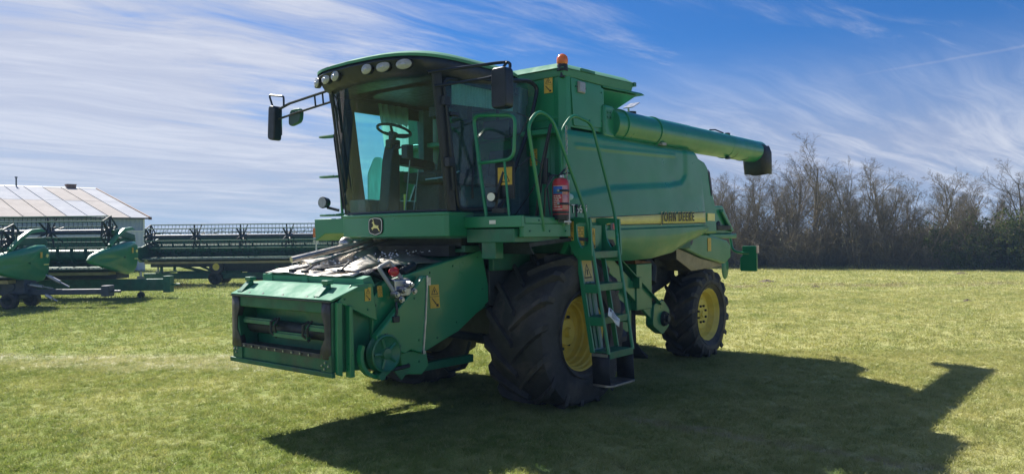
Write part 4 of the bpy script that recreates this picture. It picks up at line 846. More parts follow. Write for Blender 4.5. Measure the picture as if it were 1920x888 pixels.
def ladder():
    b = B()
    for x in (-0.05, -0.57):
        b.hexa([(x - 0.012, yo(1.78) - 0.25, 1.78), (x - 0.012, yo(1.78) - 0.19, 1.78), (x + 0.012, yo(1.78) - 0.19, 1.78), (x + 0.012, yo(1.78) - 0.25, 1.78)], [(x - 0.012, yo(0.66) - 0.25, 0.66), (x - 0.012, yo(0.66) - 0.19, 0.66), (x + 0.012, yo(0.66) - 0.19, 0.66), (x + 0.012, yo(0.66) - 0.25, 0.66)])
        for z in (1.80, 1.43, 1.06): b.hexa([(x - 0.010, yo(z) - 0.22, z + 0.01), (x - 0.010, yo(z), z + 0.01), (x + 0.010, yo(z), z + 0.01), (x + 0.010, yo(z) - 0.22, z + 0.01)], [(x - 0.010, yo(z) - 0.22, z - 0.09), (x - 0.010, yo(z), z - 0.09), (x + 0.010, yo(z), z - 0.09), (x + 0.010, yo(z) - 0.22, z - 0.09)])
    L = b.obj('ladder', 'green', CH, 0.005)
    for z in (1.81, 1.44, 1.07, 0.68):
        q = B(); q.box(-0.56, -0.06, yo(z) - 0.23, yo(z) - 0.01, z - 0.012, z); q.box(-0.56, -0.06, yo(z) - 0.012, yo(z) + 0.012, z - 0.075, z + 0.004); q.box(-0.56, -0.06, yo(z) - 0.235, yo(z) - 0.22, z - 0.05, z + 0.004); q.obj('step', 'green_worn', L, 0.004)
    for x in (0.0, -0.62):                                    # side plates with an opening at the top
        q = B(); out = [(1.53, 2.20), (1.62, 2.21), (1.86, 2.19), (1.88, 1.76), (1.64, 1.76), (1.56, 1.92), (1.53, 1.98)]
        hole = rounded([(1.66, 2.14), (1.83, 2.14), (1.84, 1.90), (1.74, 1.84), (1.68, 1.95)], 0.03, 3)
        n = len(hole); 
        def near(p): return min(range(len(out)), key=lambda i: (out[i][0] - p[0]) ** 2 + (out[i][1] - p[1]) ** 2)
        bm = bmesh.new()
        ring_o = []; m_ = 24; ctr = (1.755, 2.0)
        def hit(poly, a):
            d = (math.cos(a), math.sin(a)); best = 0
            for i in range(len(poly)):
                (x1, y1), (x2, y2) = poly[i], poly[(i + 1) % len(poly)]
                den = d[0] * (y2 - y1) - d[1] * (x2 - x1)
                if abs(den) < 1e-9: continue
                t = ((x1 - ctr[0]) * (y2 - y1) - (y1 - ctr[1]) * (x2 - x1)) / den; s_ = ((x1 - ctr[0]) * d[1] - (y1 - ctr[1]) * d[0]) / den
                if t > 0 and -1e-6 <= s_ <= 1 + 1e-6: best = max(best, t)
            return (ctr[0] + d[0] * best, ctr[1] + d[1] * best)
        angs = sorted([2 * math.pi * k / 40 for k in range(40)] + [math.atan2(p[1] - ctr[1], p[0] - ctr[0]) % (2 * math.pi) for p in out])
        ro = [hit(out, a) for a in angs]; ri = [hit(hole, a) for a in angs]; k = len(angs)
        loops = [[(x, p[0], p[1]) for p in ro], [(x, p[0], p[1]) for p in ri], [(x - 0.03, p[0], p[1]) for p in ri], [(x - 0.03, p[0], p[1]) for p in ro], [(x, p[0], p[1]) for p in ro]]
        q.grid(loops, closed=True); q.obj('side_plate', 'green', L, smooth=30)
    q = B(); q.box(-0.60, -0.05, 1.55, 1.58, 1.78, 2.15); q.box(-0.58, -0.34, 1.58, 1.64, 1.78, 2.12); q.obj('top_panel', 'green', L, 0.006)
    q = B(); q.hexa([(-0.07, 1.64, 1.76), (-0.07, 1.655, 1.76), (-0.32, 1.655, 1.76), (-0.32, 1.64, 1.76)], [(-0.07, 1.80, 0.68), (-0.07, 1.815, 0.68), (-0.32, 1.815, 0.68), (-0.32, 1.80, 0.68)]); q.obj('kick_plate', principled('pale_green_grey_plate', (0.16, 0.26, 0.24), 0.45, dust=0.3), L)
    for x in (-0.13, -0.21): q = B(); q.hexa([(x, 1.655, 1.62), (x, 1.675, 1.62), (x - 0.03, 1.675, 1.62), (x - 0.03, 1.655, 1.62)], [(x, 1.815, 0.70), (x, 1.835, 0.70), (x - 0.03, 1.835, 0.70), (x - 0.03, 1.815, 0.70)]); q.obj('kick_plate_rib', 'green_worn', L)
    # rubber flap with the lowest step
    q = B(); q.grid([[(-0.05, 1.83, 0.66), (-0.05, 2.06, 0.66)], [(-0.055, 1.84, 0.48), (-0.055, 2.065, 0.48)], [(-0.06, 1.84, 0.31), (-0.06, 2.07, 0.31)]]); q.grid([[(-0.57, 1.83, 0.66), (-0.57, 2.06, 0.66)], [(-0.575, 1.84, 0.48), (-0.575, 2.065, 0.48)], [(-0.58, 1.84, 0.31), (-0.58, 2.07, 0.31)]]); q.obj('rubber_flap', 'rubber_flat', L, solid=0.014)
    q = B(); q.prism(rounded([(-0.04, 1.84), (-0.02, 2.05), (-0.08, 2.10), (-0.55, 2.10), (-0.61, 2.05), (-0.60, 1.84)], 0.03, 3), 'z', 0.288, 0.312); q.obj('bottom_step', 'worn_steel', L, 0.004)
    q = B(); q.box(-0.045, -0.035, 1.84, 2.05, 0.625, 0.66); q.obj('clamp_strip', 'steel', L, 0.002)
    q = B(); q.box(-0.32, -0.27, 1.78, 1.86, 0.2, 0.288); q.obj('stop_peg', 'dark', L)
    sticker((0.004, 1.56, 1.94), Xf, U0, 0.075, 0.22, parent=L)
    sticker((-0.12, 1.582, 1.88), Xs, U0, 0.16, 0.22, kind=0, parent=L); sticker((-0.345, 1.642, 1.84), Xs, U0, 0.08, 0.24, kind=2, parent=L)
    sticker((-0.08, 1.70, 1.46), Xs, (0, -0.15, 1), 0.22, 0.25, mat=principled('faded_sticker', (0.62, 0.50, 0.20), 0.5, var=0.15, nscale=20, dust=0.2), kind=1, parent=L, name='instruction_sticker')
ladder()
b = B()
for k in range(26):
    z = 3.2 - k * 0.036; o = vec(0.27 + 0.004 * math.sin(k), 1.735, z)
    d1 = vec(1, 0, 0) if k % 2 else vec(0, 1, 0)
    b.tube([o + d1 * 0.011 * math.cos(a) + U0 * 0.025 * math.sin(a) for a in [2 * math.pi * j / 8 for j in range(8)]], 0.0045, 5, True)
b.obj('safety_chain', 'steel', CH)
b = B(); b.tube([(0.55, 1.2, 2.22), (0.6, 1.5, 2.5), (0.62, 1.67, 2.75), (0.75, 1.62, 2.86), (0.9, 1.58, 2.75), (0.99, 1.56, 2.72)], 0.008, 6); b.tube([(0.98, 1.44, 3.05), (0.8, 1.5, 3.1), (0.72, 1.55, 3.28), (0.5, 1.2, 3.4)], 0.007, 6); b.tube([(0.55, 1.62, 2.2), (0.6, 1.68, 2.5), (0.45, 1.68, 2.66)], 0.012, 6); b.obj('hose', 'black', CH)
b = B(); b.tube([(0.15, 1.2, 2.2), (0.17, 1.3, 2.8), (0.05, 1.35, 3.3)], 0.014, 6); b.tube([(0.12, 1.2, 2.2), (0.12, 1.3, 2.8), (0.0, 1.34, 3.35)], 0.012, 6); b.cyl((0.1, 1.30, 2.6), (0.1, 1.31, 2.9), 0.035, None, 10); b.obj('wiring_loom', 'black', CH)
b = B(); b.box(0.93, 0.99, 1.25, 1.42, 2.25, 2.30); b.tube([(0.97, 1.28, 2.26), (0.95, 1.30, 2.5), (0.9, 1.36, 2.72)], 0.02, 6); b.obj('lamp_stem', 'black', CH)
b = B(); b.cyl((0.99, 1.28, 2.42), (1.06, 1.30, 2.42), 0.05, 0.055, 18); b.obj('round_lamp', 'black', CH, 0.005)
b = B(); b.cyl((1.06, 1.30, 2.42), (1.066, 1.302, 2.42), 0.045, None, 18); b.obj('lamp_lens', 'white', CH)
sticker((0.92, 1.28, 2.55), Xf, U0, 0.20, 0.19, kind=1, name='instruction_sticker')
b = B(); b.box(0.90, 0.918, 1.24, 1.50, 2.40, 2.80); b.obj('sticker_board', 'black', CH)
b = B(); b.tube([(-0.10, 1.60, 2.19), (-0.11, 1.60, 2.33)], 0.013, 6); b.ball((-0.11, 1.60, 2.34), 0.03, 0.022, 0.022, 8, 6); b.obj('ladder_latch', 'black', CH)

# ---- feeder house
def feeder():
    b = B(); b.prism([(2.60, 0.72), (2.60, 1.42), (2.2, 1.56), (0.60, 1.84), (0.40, 1.25), (1.2, 0.95), (1.9, 0.66)], 'y', -0.80, 0.80); b.obj('feeder_house', 'green_worn', CH, 0.015)
    # adapter frame with its opening
    b = B(); x0, x1 = 2.60, 2.83
    b.hexa([(x0, -0.86, 0.72), (x0, -0.70, 0.72), (x1, -0.66, 0.74), (x1, -0.86, 0.74)], [(x0, -0.86, 1.40), (x0, -0.78, 1.40), (x1, -0.78, 1.40), (x1, -0.86, 1.40)])
    b.hexa([(x0, 0.86, 0.72), (x0, 0.74, 0.72), (x1, 0.72, 0.74), (x1, 0.86, 0.74)], [(x0, 0.86, 1.40), (x0, 0.80, 1.40), (x1, 0.78, 1.40), (x1, 0.86, 1.40)])
    b.box(x0, x1 - 0.004, -0.78, 0.78, 1.285, 1.405); b.box(x0 - 0.1, x1 - 0.006, -0.72, 0.76, 0.74, 0.87); b.obj('front_frame', 'scuffed', CH, 0.012)
    b = B(); b.box(x1 - 0.02, x1 + 0.02, -0.88, 0.88, 0.695, 0.742); b.box(x1 - 0.005, x1 + 0.012, -0.80, -0.66, 0.74, 0.86); b.box(x1 - 0.005, x1 + 0.012, 0.70, 0.86, 0.74, 0.90); b.obj('bottom_lip', 'scuffed', CH, 0.006)
    for yy, s in ((-0.77, -1), (0.77, 1)):
        b = B(); rows = []
        for z, w in ((1.39, 0.10), (1.28, 0.11), (1.18, 0.07), (1.05, 0.06), (0.96, 0.12), (0.86, 0.15)): rows.append([(x1 + 0.006, yy + s * 0.075, z), (x1 + 0.012, yy + s * 0.0, z), (x1 + 0.006, yy - s * (w - 0.05), z), (x1 - 0.05, yy - s * (w - 0.05), z)])
        b.grid(rows); b.obj('wear_plate', 'dark_steel', CH, solid=0.008)
    b = B(); b.box(x1 - 0.003, x1 + 0.006, -0.66, 0.72, 0.86, 0.905); b.obj('strip_plate', 'dark_steel', CH, 0.003)
    bolt = B().cyl((0, 0, 0), (0.012, 0, 0), 0.013, 0.011, 6).mesh('bolt', 'steel')
    for y, z in [(-0.60 + 0.14 * k, 0.882) for k in range(9)] + [(0.72, 0.80), (0.77, 0.83), (0.82, 0.80), (0.76, 0.77), (-0.76, 0.80), (-0.80, 0.83), (-0.74, 0.84)]:
        o = link('bolt', bolt, CH); o.location = (x1 + 0.012, y, z)
    # dark throat with the rotating drum
    b = B(); b.box(2.56, 2.575, -0.76, 0.78, 0.76, 1.36); b.obj('throat', 'dark', CH)
    b = B(); b.cyl((2.65, -0.74, 1.07), (2.65, 0.76, 1.07), 0.075, None, 20); b.obj('feed_drum', 'dark', CH)
    for y0, y1, z in ((-0.72, -0.16, 1.13), (-0.18, 0.40, 1.02), (0.36, 0.76, 1.12)):
        b = B(); b.box(2.74, 2.785, y0, y1, z - 0.02, z + 0.022); b.box(2.76, 2.77, y0, y1, z + 0.02, z + 0.04); b.obj('drum_slat', 'green_worn', CH, 0.004)
    for y in (-0.17, 0.38):
        b = B(); b.tube([(2.74, y, 1.18), (2.80, y - 0.01, 1.15), (2.80, y - 0.02, 1.05), (2.75, y + 0.02, 0.99)], 0.016, 6); b.tube([(2.74, y + 0.05, 1.19), (2.80, y + 0.05, 1.12), (2.78, y + 0.04, 1.04)], 0.012, 6); b.obj('slat_clip', 'dark', CH)
    b = B(); b.box(2.55, 2.80, -0.72, 0.76, 0.87, 0.885); b.obj('floor_pan', 'dark_steel', CH)
    # hood above the opening
    b = B(); b.hexa([(2.83, -0.87, 1.40), (2.83, 0.86, 1.40), (2.845, 0.86, 1.418), (2.845, -0.87, 1.418)], [(2.60, -0.80, 1.525), (2.60, 0.98, 1.525), (2.61, 0.98, 1.54), (2.61, -0.80, 1.54)])
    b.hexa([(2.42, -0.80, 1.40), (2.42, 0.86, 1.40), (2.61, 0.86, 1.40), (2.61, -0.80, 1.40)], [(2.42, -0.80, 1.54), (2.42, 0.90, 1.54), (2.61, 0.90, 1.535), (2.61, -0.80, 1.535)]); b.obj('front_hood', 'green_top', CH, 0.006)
    b = B(); b.box(2.832, 2.85, -0.86, 0.85, 1.392, 1.404); b.obj('hood_edge', 'black', CH)
    for y in (-0.55, -0.3, 0.05, 0.45, 0.6): b = B(); b.cyl((2.80, y, 1.42), (2.815, y, 1.437), 0.014, None, 8); b.obj('hood_bolt', 'black', CH)
    for y in (-0.74, 0.60):
        b = B(); b.box(2.64, 2.72, y - 0.05, y + 0.05, 1.55, 1.59); b.box(2.66, 2.71, y - 0.04, y + 0.03, 1.50, 1.56); b.prism([(2.66, 1.52), (2.70, 1.55), (2.82, 1.44), (2.80, 1.41)], 'y', y - 0.045, y + 0.045); b.obj('hook', 'green_worn', CH, 0.008)
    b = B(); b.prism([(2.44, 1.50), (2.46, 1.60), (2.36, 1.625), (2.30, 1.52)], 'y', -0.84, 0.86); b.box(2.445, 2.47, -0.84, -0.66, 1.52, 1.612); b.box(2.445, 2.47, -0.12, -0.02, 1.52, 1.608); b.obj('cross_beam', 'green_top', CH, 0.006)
    # top covers: bright worn sheets, sprung and dented
    random.seed(3)
    b = B(); rows = []
    for i in range(15):
        u = i / 14; x = 2.47 - 1.25 * u; row = []
        for j in range(13):
            v = j / 12; y = -0.80 + 1.52 * v
            row.append((x + random.uniform(-.01, .01), y, 1.622 + 0.15 * u + 0.035 * math.sin(v * 7 + u * 4) * (0.3 + u) + random.uniform(-.008, .008)))
        rows.append(row)
    b.grid(rows); b.obj('top_cover', 'worn_steel', CH, solid=0.006, smooth=20)
    b = B(); rows = []
    for i in range(7):
        u = i / 6; rows.append([(2.2 - 0.9 * u, -0.55 + 0.30 * j / 5 + 0.5 * u * 0.3, 1.70 + 0.14 * u + 0.05 * math.sin(j * 1.1) + random.uniform(-.01, .01)) for j in range(6)])
    b.grid(rows); b.obj('loose_sheet', 'worn_steel', CH, solid=0.006, smooth=20)
    b = B(); rows = []
    for i in range(7):
        u = i / 6; rows.append([(2.36 - 0.5 * u, 0.10 + 0.56 * j / 5 - 0.2 * u * (j / 5), 1.66 + 0.16 * u * (1 - abs(j / 5 - 0.45)) + random.uniform(-.012, .012)) for j in range(6)])
    b.grid(rows); b.obj('bent_sheet', 'worn_steel', CH, solid=0.006, smooth=20)
    b = B(); b.tube([(2.25, -0.62, 1.76), (1.1, -0.52, 1.98)], 0.035, 8); b.tube([(2.3, -0.2, 1.72), (1.05, -0.42, 1.96)], 0.018, 6); b.ball((1.5, -0.60, 1.93), 0.10, 0.07, 0.08, 10, 6, z0=-0.9); b.ball((1.1, -0.46, 1.99), 0.11, 0.06, 0.06, 10, 6, z0=-0.9); b.obj('stay_tube', 'worn_steel', CH)
    for (p, q) in (((2.42, -0.35, 1.66), (2.1, -0.30, 1.72)), ((2.40, 0.12, 1.68), (2.0, 0.38, 1.74)), ((2.36, 0.40, 1.67), (2.22, 0.36, 1.75)), ((2.44, -0.1, 1.65), (2.3, -0.16, 1.70))):
        b = B(); b.tube([p, q], 0.013, 6); b.box(p[0] - 0.03, p[0] + 0.03, p[1] - 0.03, p[1] + 0.03, p[2] - 0.02, p[2] + 0.012); b.obj('cover_latch', 'dark', CH, 0.003)
    # crumbs of chaff lying on the covers
    b = B()
    for k in range(160):
        x = random.uniform(0.9, 2.3); y = random.uniform(-0.75, 0.45); z = 1.63 + (2.47 - x) / 1.25 * 0.15 + 0.045; r = random.uniform(0.006, 0.018); a = random.uniform(0, 3)
        b._add([(x + r * math.cos(a), y + r * math.sin(a), z), (x - r * math.sin(a), y + r * math.cos(a), z + r * .3), (x - r * math.cos(a), y - r * math.sin(a), z), (x, y, z + r)], [(0, 1, 3), (1, 2, 3), (2, 0, 3)])
    o = b.obj('chaff', 'paper', CH, smooth=0); o['kind'] = 'stuff'
    # left side: big shield, proud triangular guard, frame stanchions
    b = B(); b.prism([(2.34, 1.40), (2.17, 1.56), (0.72, 1.84), (0.57, 1.27), (1.11, 0.96), (1.64, 0.79), (1.68, 0.62), (2.05, 0.64), (2.34, 0.80)], 'y', 0.80, 0.855); b.obj('side_shield', 'green', CH, 0.01)
    b = B(); b.prism([(2.40, 1.05), (1.76, 1.60), (1.70, 1.60), (1.78, 0.80), (1.95, 0.86), (2.04, 0.83), (2.12, 0.87), (2.38, 0.90)], 'y', 0.90, 0.985); b.obj('belt_guard', 'green', CH, 0.014)
    b = B(); b.tube([(1.72, 0.99, 1.60), (1.75, 0.99, 1.15), (1.79, 0.99, 0.80)], 0.012, 6); b.cyl((1.79, 0.985, 0.82), (1.79, 1.01, 0.82), 0.02, None, 8); b.box(1.68, 1.74, 0.985, 1.0, 1.50, 1.58); b.obj('guard_hinge', 'steel', CH)
    b = B(); b.prism([(2.06, 0.84), (1.70, 0.84), (1.66, 0.66), (1.76, 0.58), (2.02, 0.62)], 'y', 0.87, 0.94); b.obj('lower_guard', 'green', CH, 0.012)
    b = B(); b.prism([(2.78, 1.40), (2.62, 1.55), (2.36, 1.56), (2.30, 1.18), (2.40, 1.22), (2.70, 1.36)], 'y', 0.862, 0.885); b.prism([(2.80, 0.72), (2.80, 1.40), (2.74, 1.40), (2.74, 0.70)], 'y', 0.86, 0.90); b.prism([(2.68, 0.68), (2.68, 1.36), (2.64, 1.36), (2.62, 0.68)], 'y', 0.86, 0.93); b.obj('side_stanchion', 'green', CH, 0.008)
    # pulley and belt
    b = B(); b.lathe([(-0.05, 0.03), (-0.05, 0.17), (-0.045, 0.185), (-0.02, 0.165), (0.02, 0.165), (0.045, 0.185), (0.05, 0.17), (0.03, 0.15), (0.02, 0.06), (0.06, 0.05), (0.065, 0.001)], (2.30, 0.97, 0.87), (0, 1, 0), 32); p = b.obj('drive_pulley', 'green_worn', CH, smooth=40)
    for k in range(5):
        a = 2 * math.pi * k / 5; b = B(); b.tube([(2.30 + 0.05 * math.cos(a), 1.0, 0.87 + 0.05 * math.sin(a)), (2.30 + 0.15 * math.cos(a), 1.0, 0.87 + 0.15 * math.sin(a))], 0.018, 6); b.obj('spoke', 'green_worn', p)
    b = B(); b.lathe([(-0.03, 0.20), (-0.03, 0.235), (0.03, 0.235), (0.03, 0.20), (-0.03, 0.20)], (2.36, 0.95, 0.87), (0, 1, 0), 32, a0=0.3, a1=4.2); b.obj('pulley_guard', 'green', CH)
    b = B(); b.tube([(2.30, 0.97, 1.05), (2.05, 0.95, 1.12), (1.90, 0.94, 1.0)], 0.02, 6); b.tube([(2.30, 0.97, 0.69), (1.95, 0.95, 0.70)], 0.02, 6); b.obj('drive_belt', 'rubber_flat', CH)
    b = B(); b.prism([(2.15, 0.68), (1.95, 0.66), (2.05, 0.57)], 'y', 0.93, 0.95); b.cyl((2.36, 0.9, 0.66), (2.36, 1.02, 0.66), 0.04, None, 10); b.obj('skid_bracket', 'green_worn', CH)
    sticker((1.55, 0.857, 1.24), Xs, (0.06, 0, 1), 0.14, 0.25); sticker((2.46, 0.887, 1.385), Xs, U0, 0.075, 0.13); sticker((2.27, 0.857, 1.41), Xs, (0.1, 0, 1), 0.06, 0.11, kind=0)
    # hydraulic multicoupler
    b = B(); b.box(1.90, 2.12, 0.80, 0.94, 1.45, 1.58); b.box(1.92, 2.08, 0.90, 0.98, 1.40, 1.5); b.obj('coupler_block', 'steel', CH, 0.02)
    b = B(); b.tube(rounded([(2.12, 0.96, 1.42), (2.26, 0.86, 1.70), (2.06, 0.80, 1.75), (1.98, 0.90, 1.56)], 0.03, 3, False), 0.021, 8); b.obj('coupler_lever', 'grey', CH)
    for c in ((2.14, 0.98, 1.43), (2.05, 0.99, 1.47), (1.96, 0.99, 1.52), (2.10, 1.0, 1.38), (1.90, 0.97, 1.45)):
        b = B(); b.cyl((c[0], c[1] - 0.05, c[2]), (c[0], c[1] + 0.02, c[2]), 0.040, 0.033, 14); b.cyl((c[0], c[1] + 0.02, c[2]), (c[0], c[1] + 0.04, c[2]), 0.022, None, 10); b.obj('coupler_socket', 'steel', CH, 0.004)
    b = B(); b.ball((2.06, 0.86, 1.65), 0.06, 0.05, 0.05, 12, 8); b.obj('coupler_knob', 'red', CH)
    b = B(); b.cyl((1.90, 0.80, 1.63), (1.70, 0.76, 1.70), 0.05, None, 12); b.tube([(2.14, 0.98, 1.36), (2.15, 1.0, 1.26), (2.16, 0.98, 1.20)], 0.016, 6); b.box(2.12, 2.20, 0.94, 1.01, 1.16, 1.22); b.obj('coupler_plug', 'black', CH, 0.006)
    b = B()
    for k in range(4): b.tube([(2.42 - 0.02 * k, 0.55 + 0.05 * k, 1.60), (2.30, 0.70 + 0.04 * k, 1.66), (2.10, 0.80 + 0.03 * k, 1.56)], 0.013, 6)
    b.obj('hydraulic_hose', 'black', CH)
    # lift arms and hoses under it
    for y_ in (0.52, -0.62): b = B(); b.box(0.62, 1.72, y_, y_ + .1, 0.53, 0.62); b.obj('lift_bar', 'green_worn', CH, 0.008)
    for sg in (-1, 1):
        b = B(); b.cyl((0.25, 0.5 * sg, 0.75), (1.35, 0.5 * sg, 0.98), 0.05, None, 12); b.cyl((0.05, 0.5 * sg, 0.7), (0.4, 0.5 * sg, 0.78), 0.065, None, 12); b.tube([(0.72, 0.56 * sg, 0.55), (0.62, 0.56 * sg, 0.76)], 0.02, 6); b.obj('lift_cylinder', 'dark', CH)
    b = B(); b.tube([(1.55, 0.58, 0.60), (1.40, 0.58, 0.70), (1.25, 0.58, 0.66)], 0.016, 6); b.tube([(1.1, 0.56, 0.56), (0.98, 0.56, 0.46), (0.82, 0.56, 0.47), (0.72, 0.56, 0.56)], 0.014, 6); b.obj('slack_hose', 'black', CH)
    b = B(); b.prism([(0.62, 1.26), (0.90, 1.05), (0.92, 1.85), (0.60, 1.9)], 'y', 0.70, 0.80); b.box(0.3, 0.62, 0.6, 0.88, 1.2, 1.95); b.obj('feeder_mount', 'dark', CH, 0.01)
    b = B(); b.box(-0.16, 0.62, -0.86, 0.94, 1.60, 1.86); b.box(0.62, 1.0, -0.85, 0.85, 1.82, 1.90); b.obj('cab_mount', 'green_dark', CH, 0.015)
feeder()
def bolts():
    me = B().cyl((0, 0, 0), (0, 0.010, 0), 0.012, 0.010, 6).mesh('bolt', 'green_worn')
    pts = [(2.30, 0.855, 1.33), (2.26, 0.855, 0.95), (1.9, 0.985, 1.38), (2.28, 0.985, 1.05), (1.84, 0.985, 0.95), (2.1, 0.985, 0.92), (0.80, 0.855, 1.76), (0.72, 0.855, 1.40), (1.15, 0.855, 1.06), (1.2, 0.855, 1.68), (1.55, 0.855, 1.62), (1.45, 0.855, 0.92), (2.70, 0.885, 1.42), (2.42, 0.885, 1.30), (1.80, 0.94, 0.72), (1.95, 0.94, 0.72),
           (0.2, 1.66, 2.05), (0.5, 1.66, 2.05), (0.85, 1.66, 2.05), (0.7, 1.668, 2.165), (0.3, 1.668, 2.165), (-0.40, 1.402, 3.42), (-0.97, 1.402, 3.44), (-0.97, 1.402, 3.80), (-0.40, 1.402, 3.80), (-0.7, 1.402, 3.42)]
    for p in pts: o = link('bolt', me, CH); o.location = p
    me2 = B().cyl((0, 0, 0), (0.010, 0, 0), 0.012, 0.010, 6).mesh('bolt', 'green_worn')
    for y, z in ((0.42, 3.2), (0.42, 2.6), (1.1, 3.2), (0.8, 3.2)): o = link('bolt', me2, CH); o.location = (-0.19, y, z)
bolts()

# ---- things carried by the harvester
FE = thing('fire_extinguisher', 'red fire extinguisher with blue label strapped upright beside the ladder rail of the harvester', 'fire extinguisher', (0.33, 1.69, 2.17), 0.0)
b = B(); b.lathe([(0.0, 0.001), (0.0, 0.088), (0.10, 0.094)], (0, 0, 0), (0, 0, 1), 28); b.obj('foot_ring', 'black', FE, smooth=40)
b = B(); b.lathe([(0.06, 0.092), (0.40, 0.092), (0.435, 0.085), (0.46, 0.062), (0.468, 0.03), (0.468, 0.001)], (0, 0, 0), (0, 0, 1), 32); b.obj('cylinder', 'red', FE, smooth=50)
def wrap(z0, z1, a0, a1, r, mat, name):
    b = B(); b.grid([[(r * math.cos(a0 + (a1 - a0) * i / 12), r * math.sin(a0 + (a1 - a0) * i / 12), z) for i in range(13)] for z in (z0, z1)]); return b.obj(name, mat, FE, solid=0.002)
AF = math.atan2(CAM.y - 1.69, CAM.x - 0.33)
lab = wrap(0.285, 0.37, AF - 1.05, AF + 0.2, 0.0945, 'blue', 'blue_label')
wrap(0.28, 0.375, AF + 0.24, AF + 0.95, 0.0945, 'pink', 'side_label'); wrap(0.115, 0.28, AF + 0.28, AF + 0.95, 0.0945, 'pink', 'side_label'); wrap(0.115, 0.121, AF - 1.05, AF + 0.2, 0.0945, 'white', 'label_border'); wrap(0.374, 0.378, AF - 1.05, AF + 0.9, 0.0945, 'white', 'label_border'); wrap(0.12, 0.37, AF + 0.21, AF + 0.225, 0.0945, 'white', 'label_border')
random.seed(5)
for k in range(7):
    z = 0.262 - k * 0.02; a = AF - 0.95
    for j in range(3): w = random.uniform(0.10, 0.32); wrap(z, z + 0.008, a, min(a + w, AF + 0.15), 0.0945, 'white', 'label_print'); a += w + 0.07
for z in (0.31, 0.165):
    wrap(z, z + 0.026, AF - 0.2, AF + 3.2, 0.0975, 'black', 'strap'); wrap(z - 0.004, z + 0.03, AF - 0.42, AF - 0.14, 0.099, 'steel', 'strap_buckle')
b = B(); b.cyl((0, 0, 0.468), (0, 0, 0.50), 0.022, None, 12); b.cyl((-0.02, 0.02, 0.47), (-0.02, 0.02, 0.505), 0.012, None, 8); b.obj('valve', 'steel', FE, 0.003)
b = B(); b.tube([(0.02, 0, 0.50), (-0.06, 0.03, 0.57), (-0.12, 0.05, 0.60)], 0.011, 6); b.tube([(0.02, 0, 0.49), (-0.08, 0.04, 0.53), (-0.13, 0.05, 0.52)], 0.009, 6); b.obj('lever', 'black', FE)
b = B(); b.tube([(-0.03, 0, 0.49), (0.09, -0.06, 0.50), (0.13, -0.09, 0.40), (0.115, -0.08, 0.2), (0.10, -0.07, 0.05)], 0.011, 6); b.obj('discharge_hose', 'black', FE)
b = B(); b.box(-0.14, -0.09, -0.03, 0.03, -0.05, 0.45); b.box(-0.12, 0.02, -0.06, 0.06, -0.03, -0.008); b.obj('wall_bracket', 'steel', FE, 0.003)

PT = thing('paper_tag', 'white printed paper tag hanging askew from the second lowest ladder step', 'tag', (-0.12, 2.03, 1.07))
X = vec(-0.66, 0.12, -0.52).normalized(); Y = vec(-0.28, -0.20, 0.55); Y = (Y - X * Y.dot(X)).normalized(); Z = X.cross(Y)
M = Matrix((X, Y, Z)).transposed().to_4x4(); M.translation = vec(0.12, 0.06, 0.08)
b = B(); rows = [[M @ vec(0.235 * i / 6, 0.115 * j / 3 - 0.057, 0.008 * math.sin(i)) for i in range(7)] for j in range(4)]; b.grid(rows); pt = b.obj('paper_sheet', 'paper', PT, solid=0.002)
b = B()
for k in range(5): b.box(0.06, 0.06 + (0.13, 0.09, 0.14, 0.11, 0.07)[k], 0.035 - k * 0.018, 0.039 - k * 0.018, 0.010, 0.0115, m=M)
b.box(0.015, 0.045, 0.015, 0.045, 0.010, 0.0115, m=M); b.obj('tag_print', 'navy', pt)
b = B(); b.tube([(0.02, 0.0, 0.0), (0.06, 0.03, 0.05), M @ vec(0.01, 0.0, 0.0)], 0.003, 5); b.obj('tag_string', 'print', PT)

# ================================================================ AIR
def haze():
    m = bpy.data.materials.new('blue_veil_air'); m.use_nodes = True; t = m.node_tree; t.nodes.clear(); g = NT(t)
    o = g.n('ShaderNodeOutputMaterial'); v = g.n('ShaderNodeVolumePrincipled'); v.inputs['Density'].default_value = 0.0009; v.inputs['Color'].default_value = (0.40, 0.66, 1.0, 1)
    t.links.new(v.outputs[0], o.inputs['Volume']); MT['blue_veil_air'] = m
    b = B(); b.box(-420, 420, -420, 420, -1.0, 13.0); h = b.obj('haze', 'blue_veil_air', None, smooth=0); tag(h, None, None, kind='stuff')  # thin haze, added also as a blue lens veil that lifts dark areas
haze()

# ================================================================ GROUND AND GRASS
def ground():
    xs = sorted(set([-390, -200] + list(range(-100, 101, 10)) + [200, 400]))
    b = B(); b.grid([[(x - 5, y - 5, 0.0) for x in xs] for y in xs]); o = b.obj('lawn', 'ground', None, smooth=0); tag(o, None, None, kind='structure')
ground()
def tuft_mesh(name, blades, hgt, wid, spread, seed, lay):
    rnd = random.Random(seed); b = B()
    for k in range(blades):
        a = rnd.uniform(0, 6.283); r = spread * math.sqrt(rnd.random()); x, y = r * math.cos(a), r * math.sin(a)
        h = hgt * rnd.uniform(0.45, 1.15); t = rnd.uniform(0, 6.283); ln = lay * rnd.uniform(0.2, 1.3) * h; w = wid * rnd.uniform(0.7, 1.3)
        dx, dy = math.cos(t) * ln, math.sin(t) * ln; q = rnd.uniform(0, 6.283); wx, wy = math.cos(q) * w, math.sin(q) * w
        b._add([(x - wx, y - wy, -0.004), (x + wx, y + wy, -0.004), (x + dx * .45 + wx * .8, y + dy * .45 + wy * .8, h * .62), (x + dx * .45 - wx * .8, y + dy * .45 - wy * .8, h * .62), (x + dx, y + dy, h)], [(0, 1, 2, 3), (3, 2, 4)])
    return b.mesh(name, 'grass', smooth=0)
TUFT = bpy.data.collections.new('tufts')
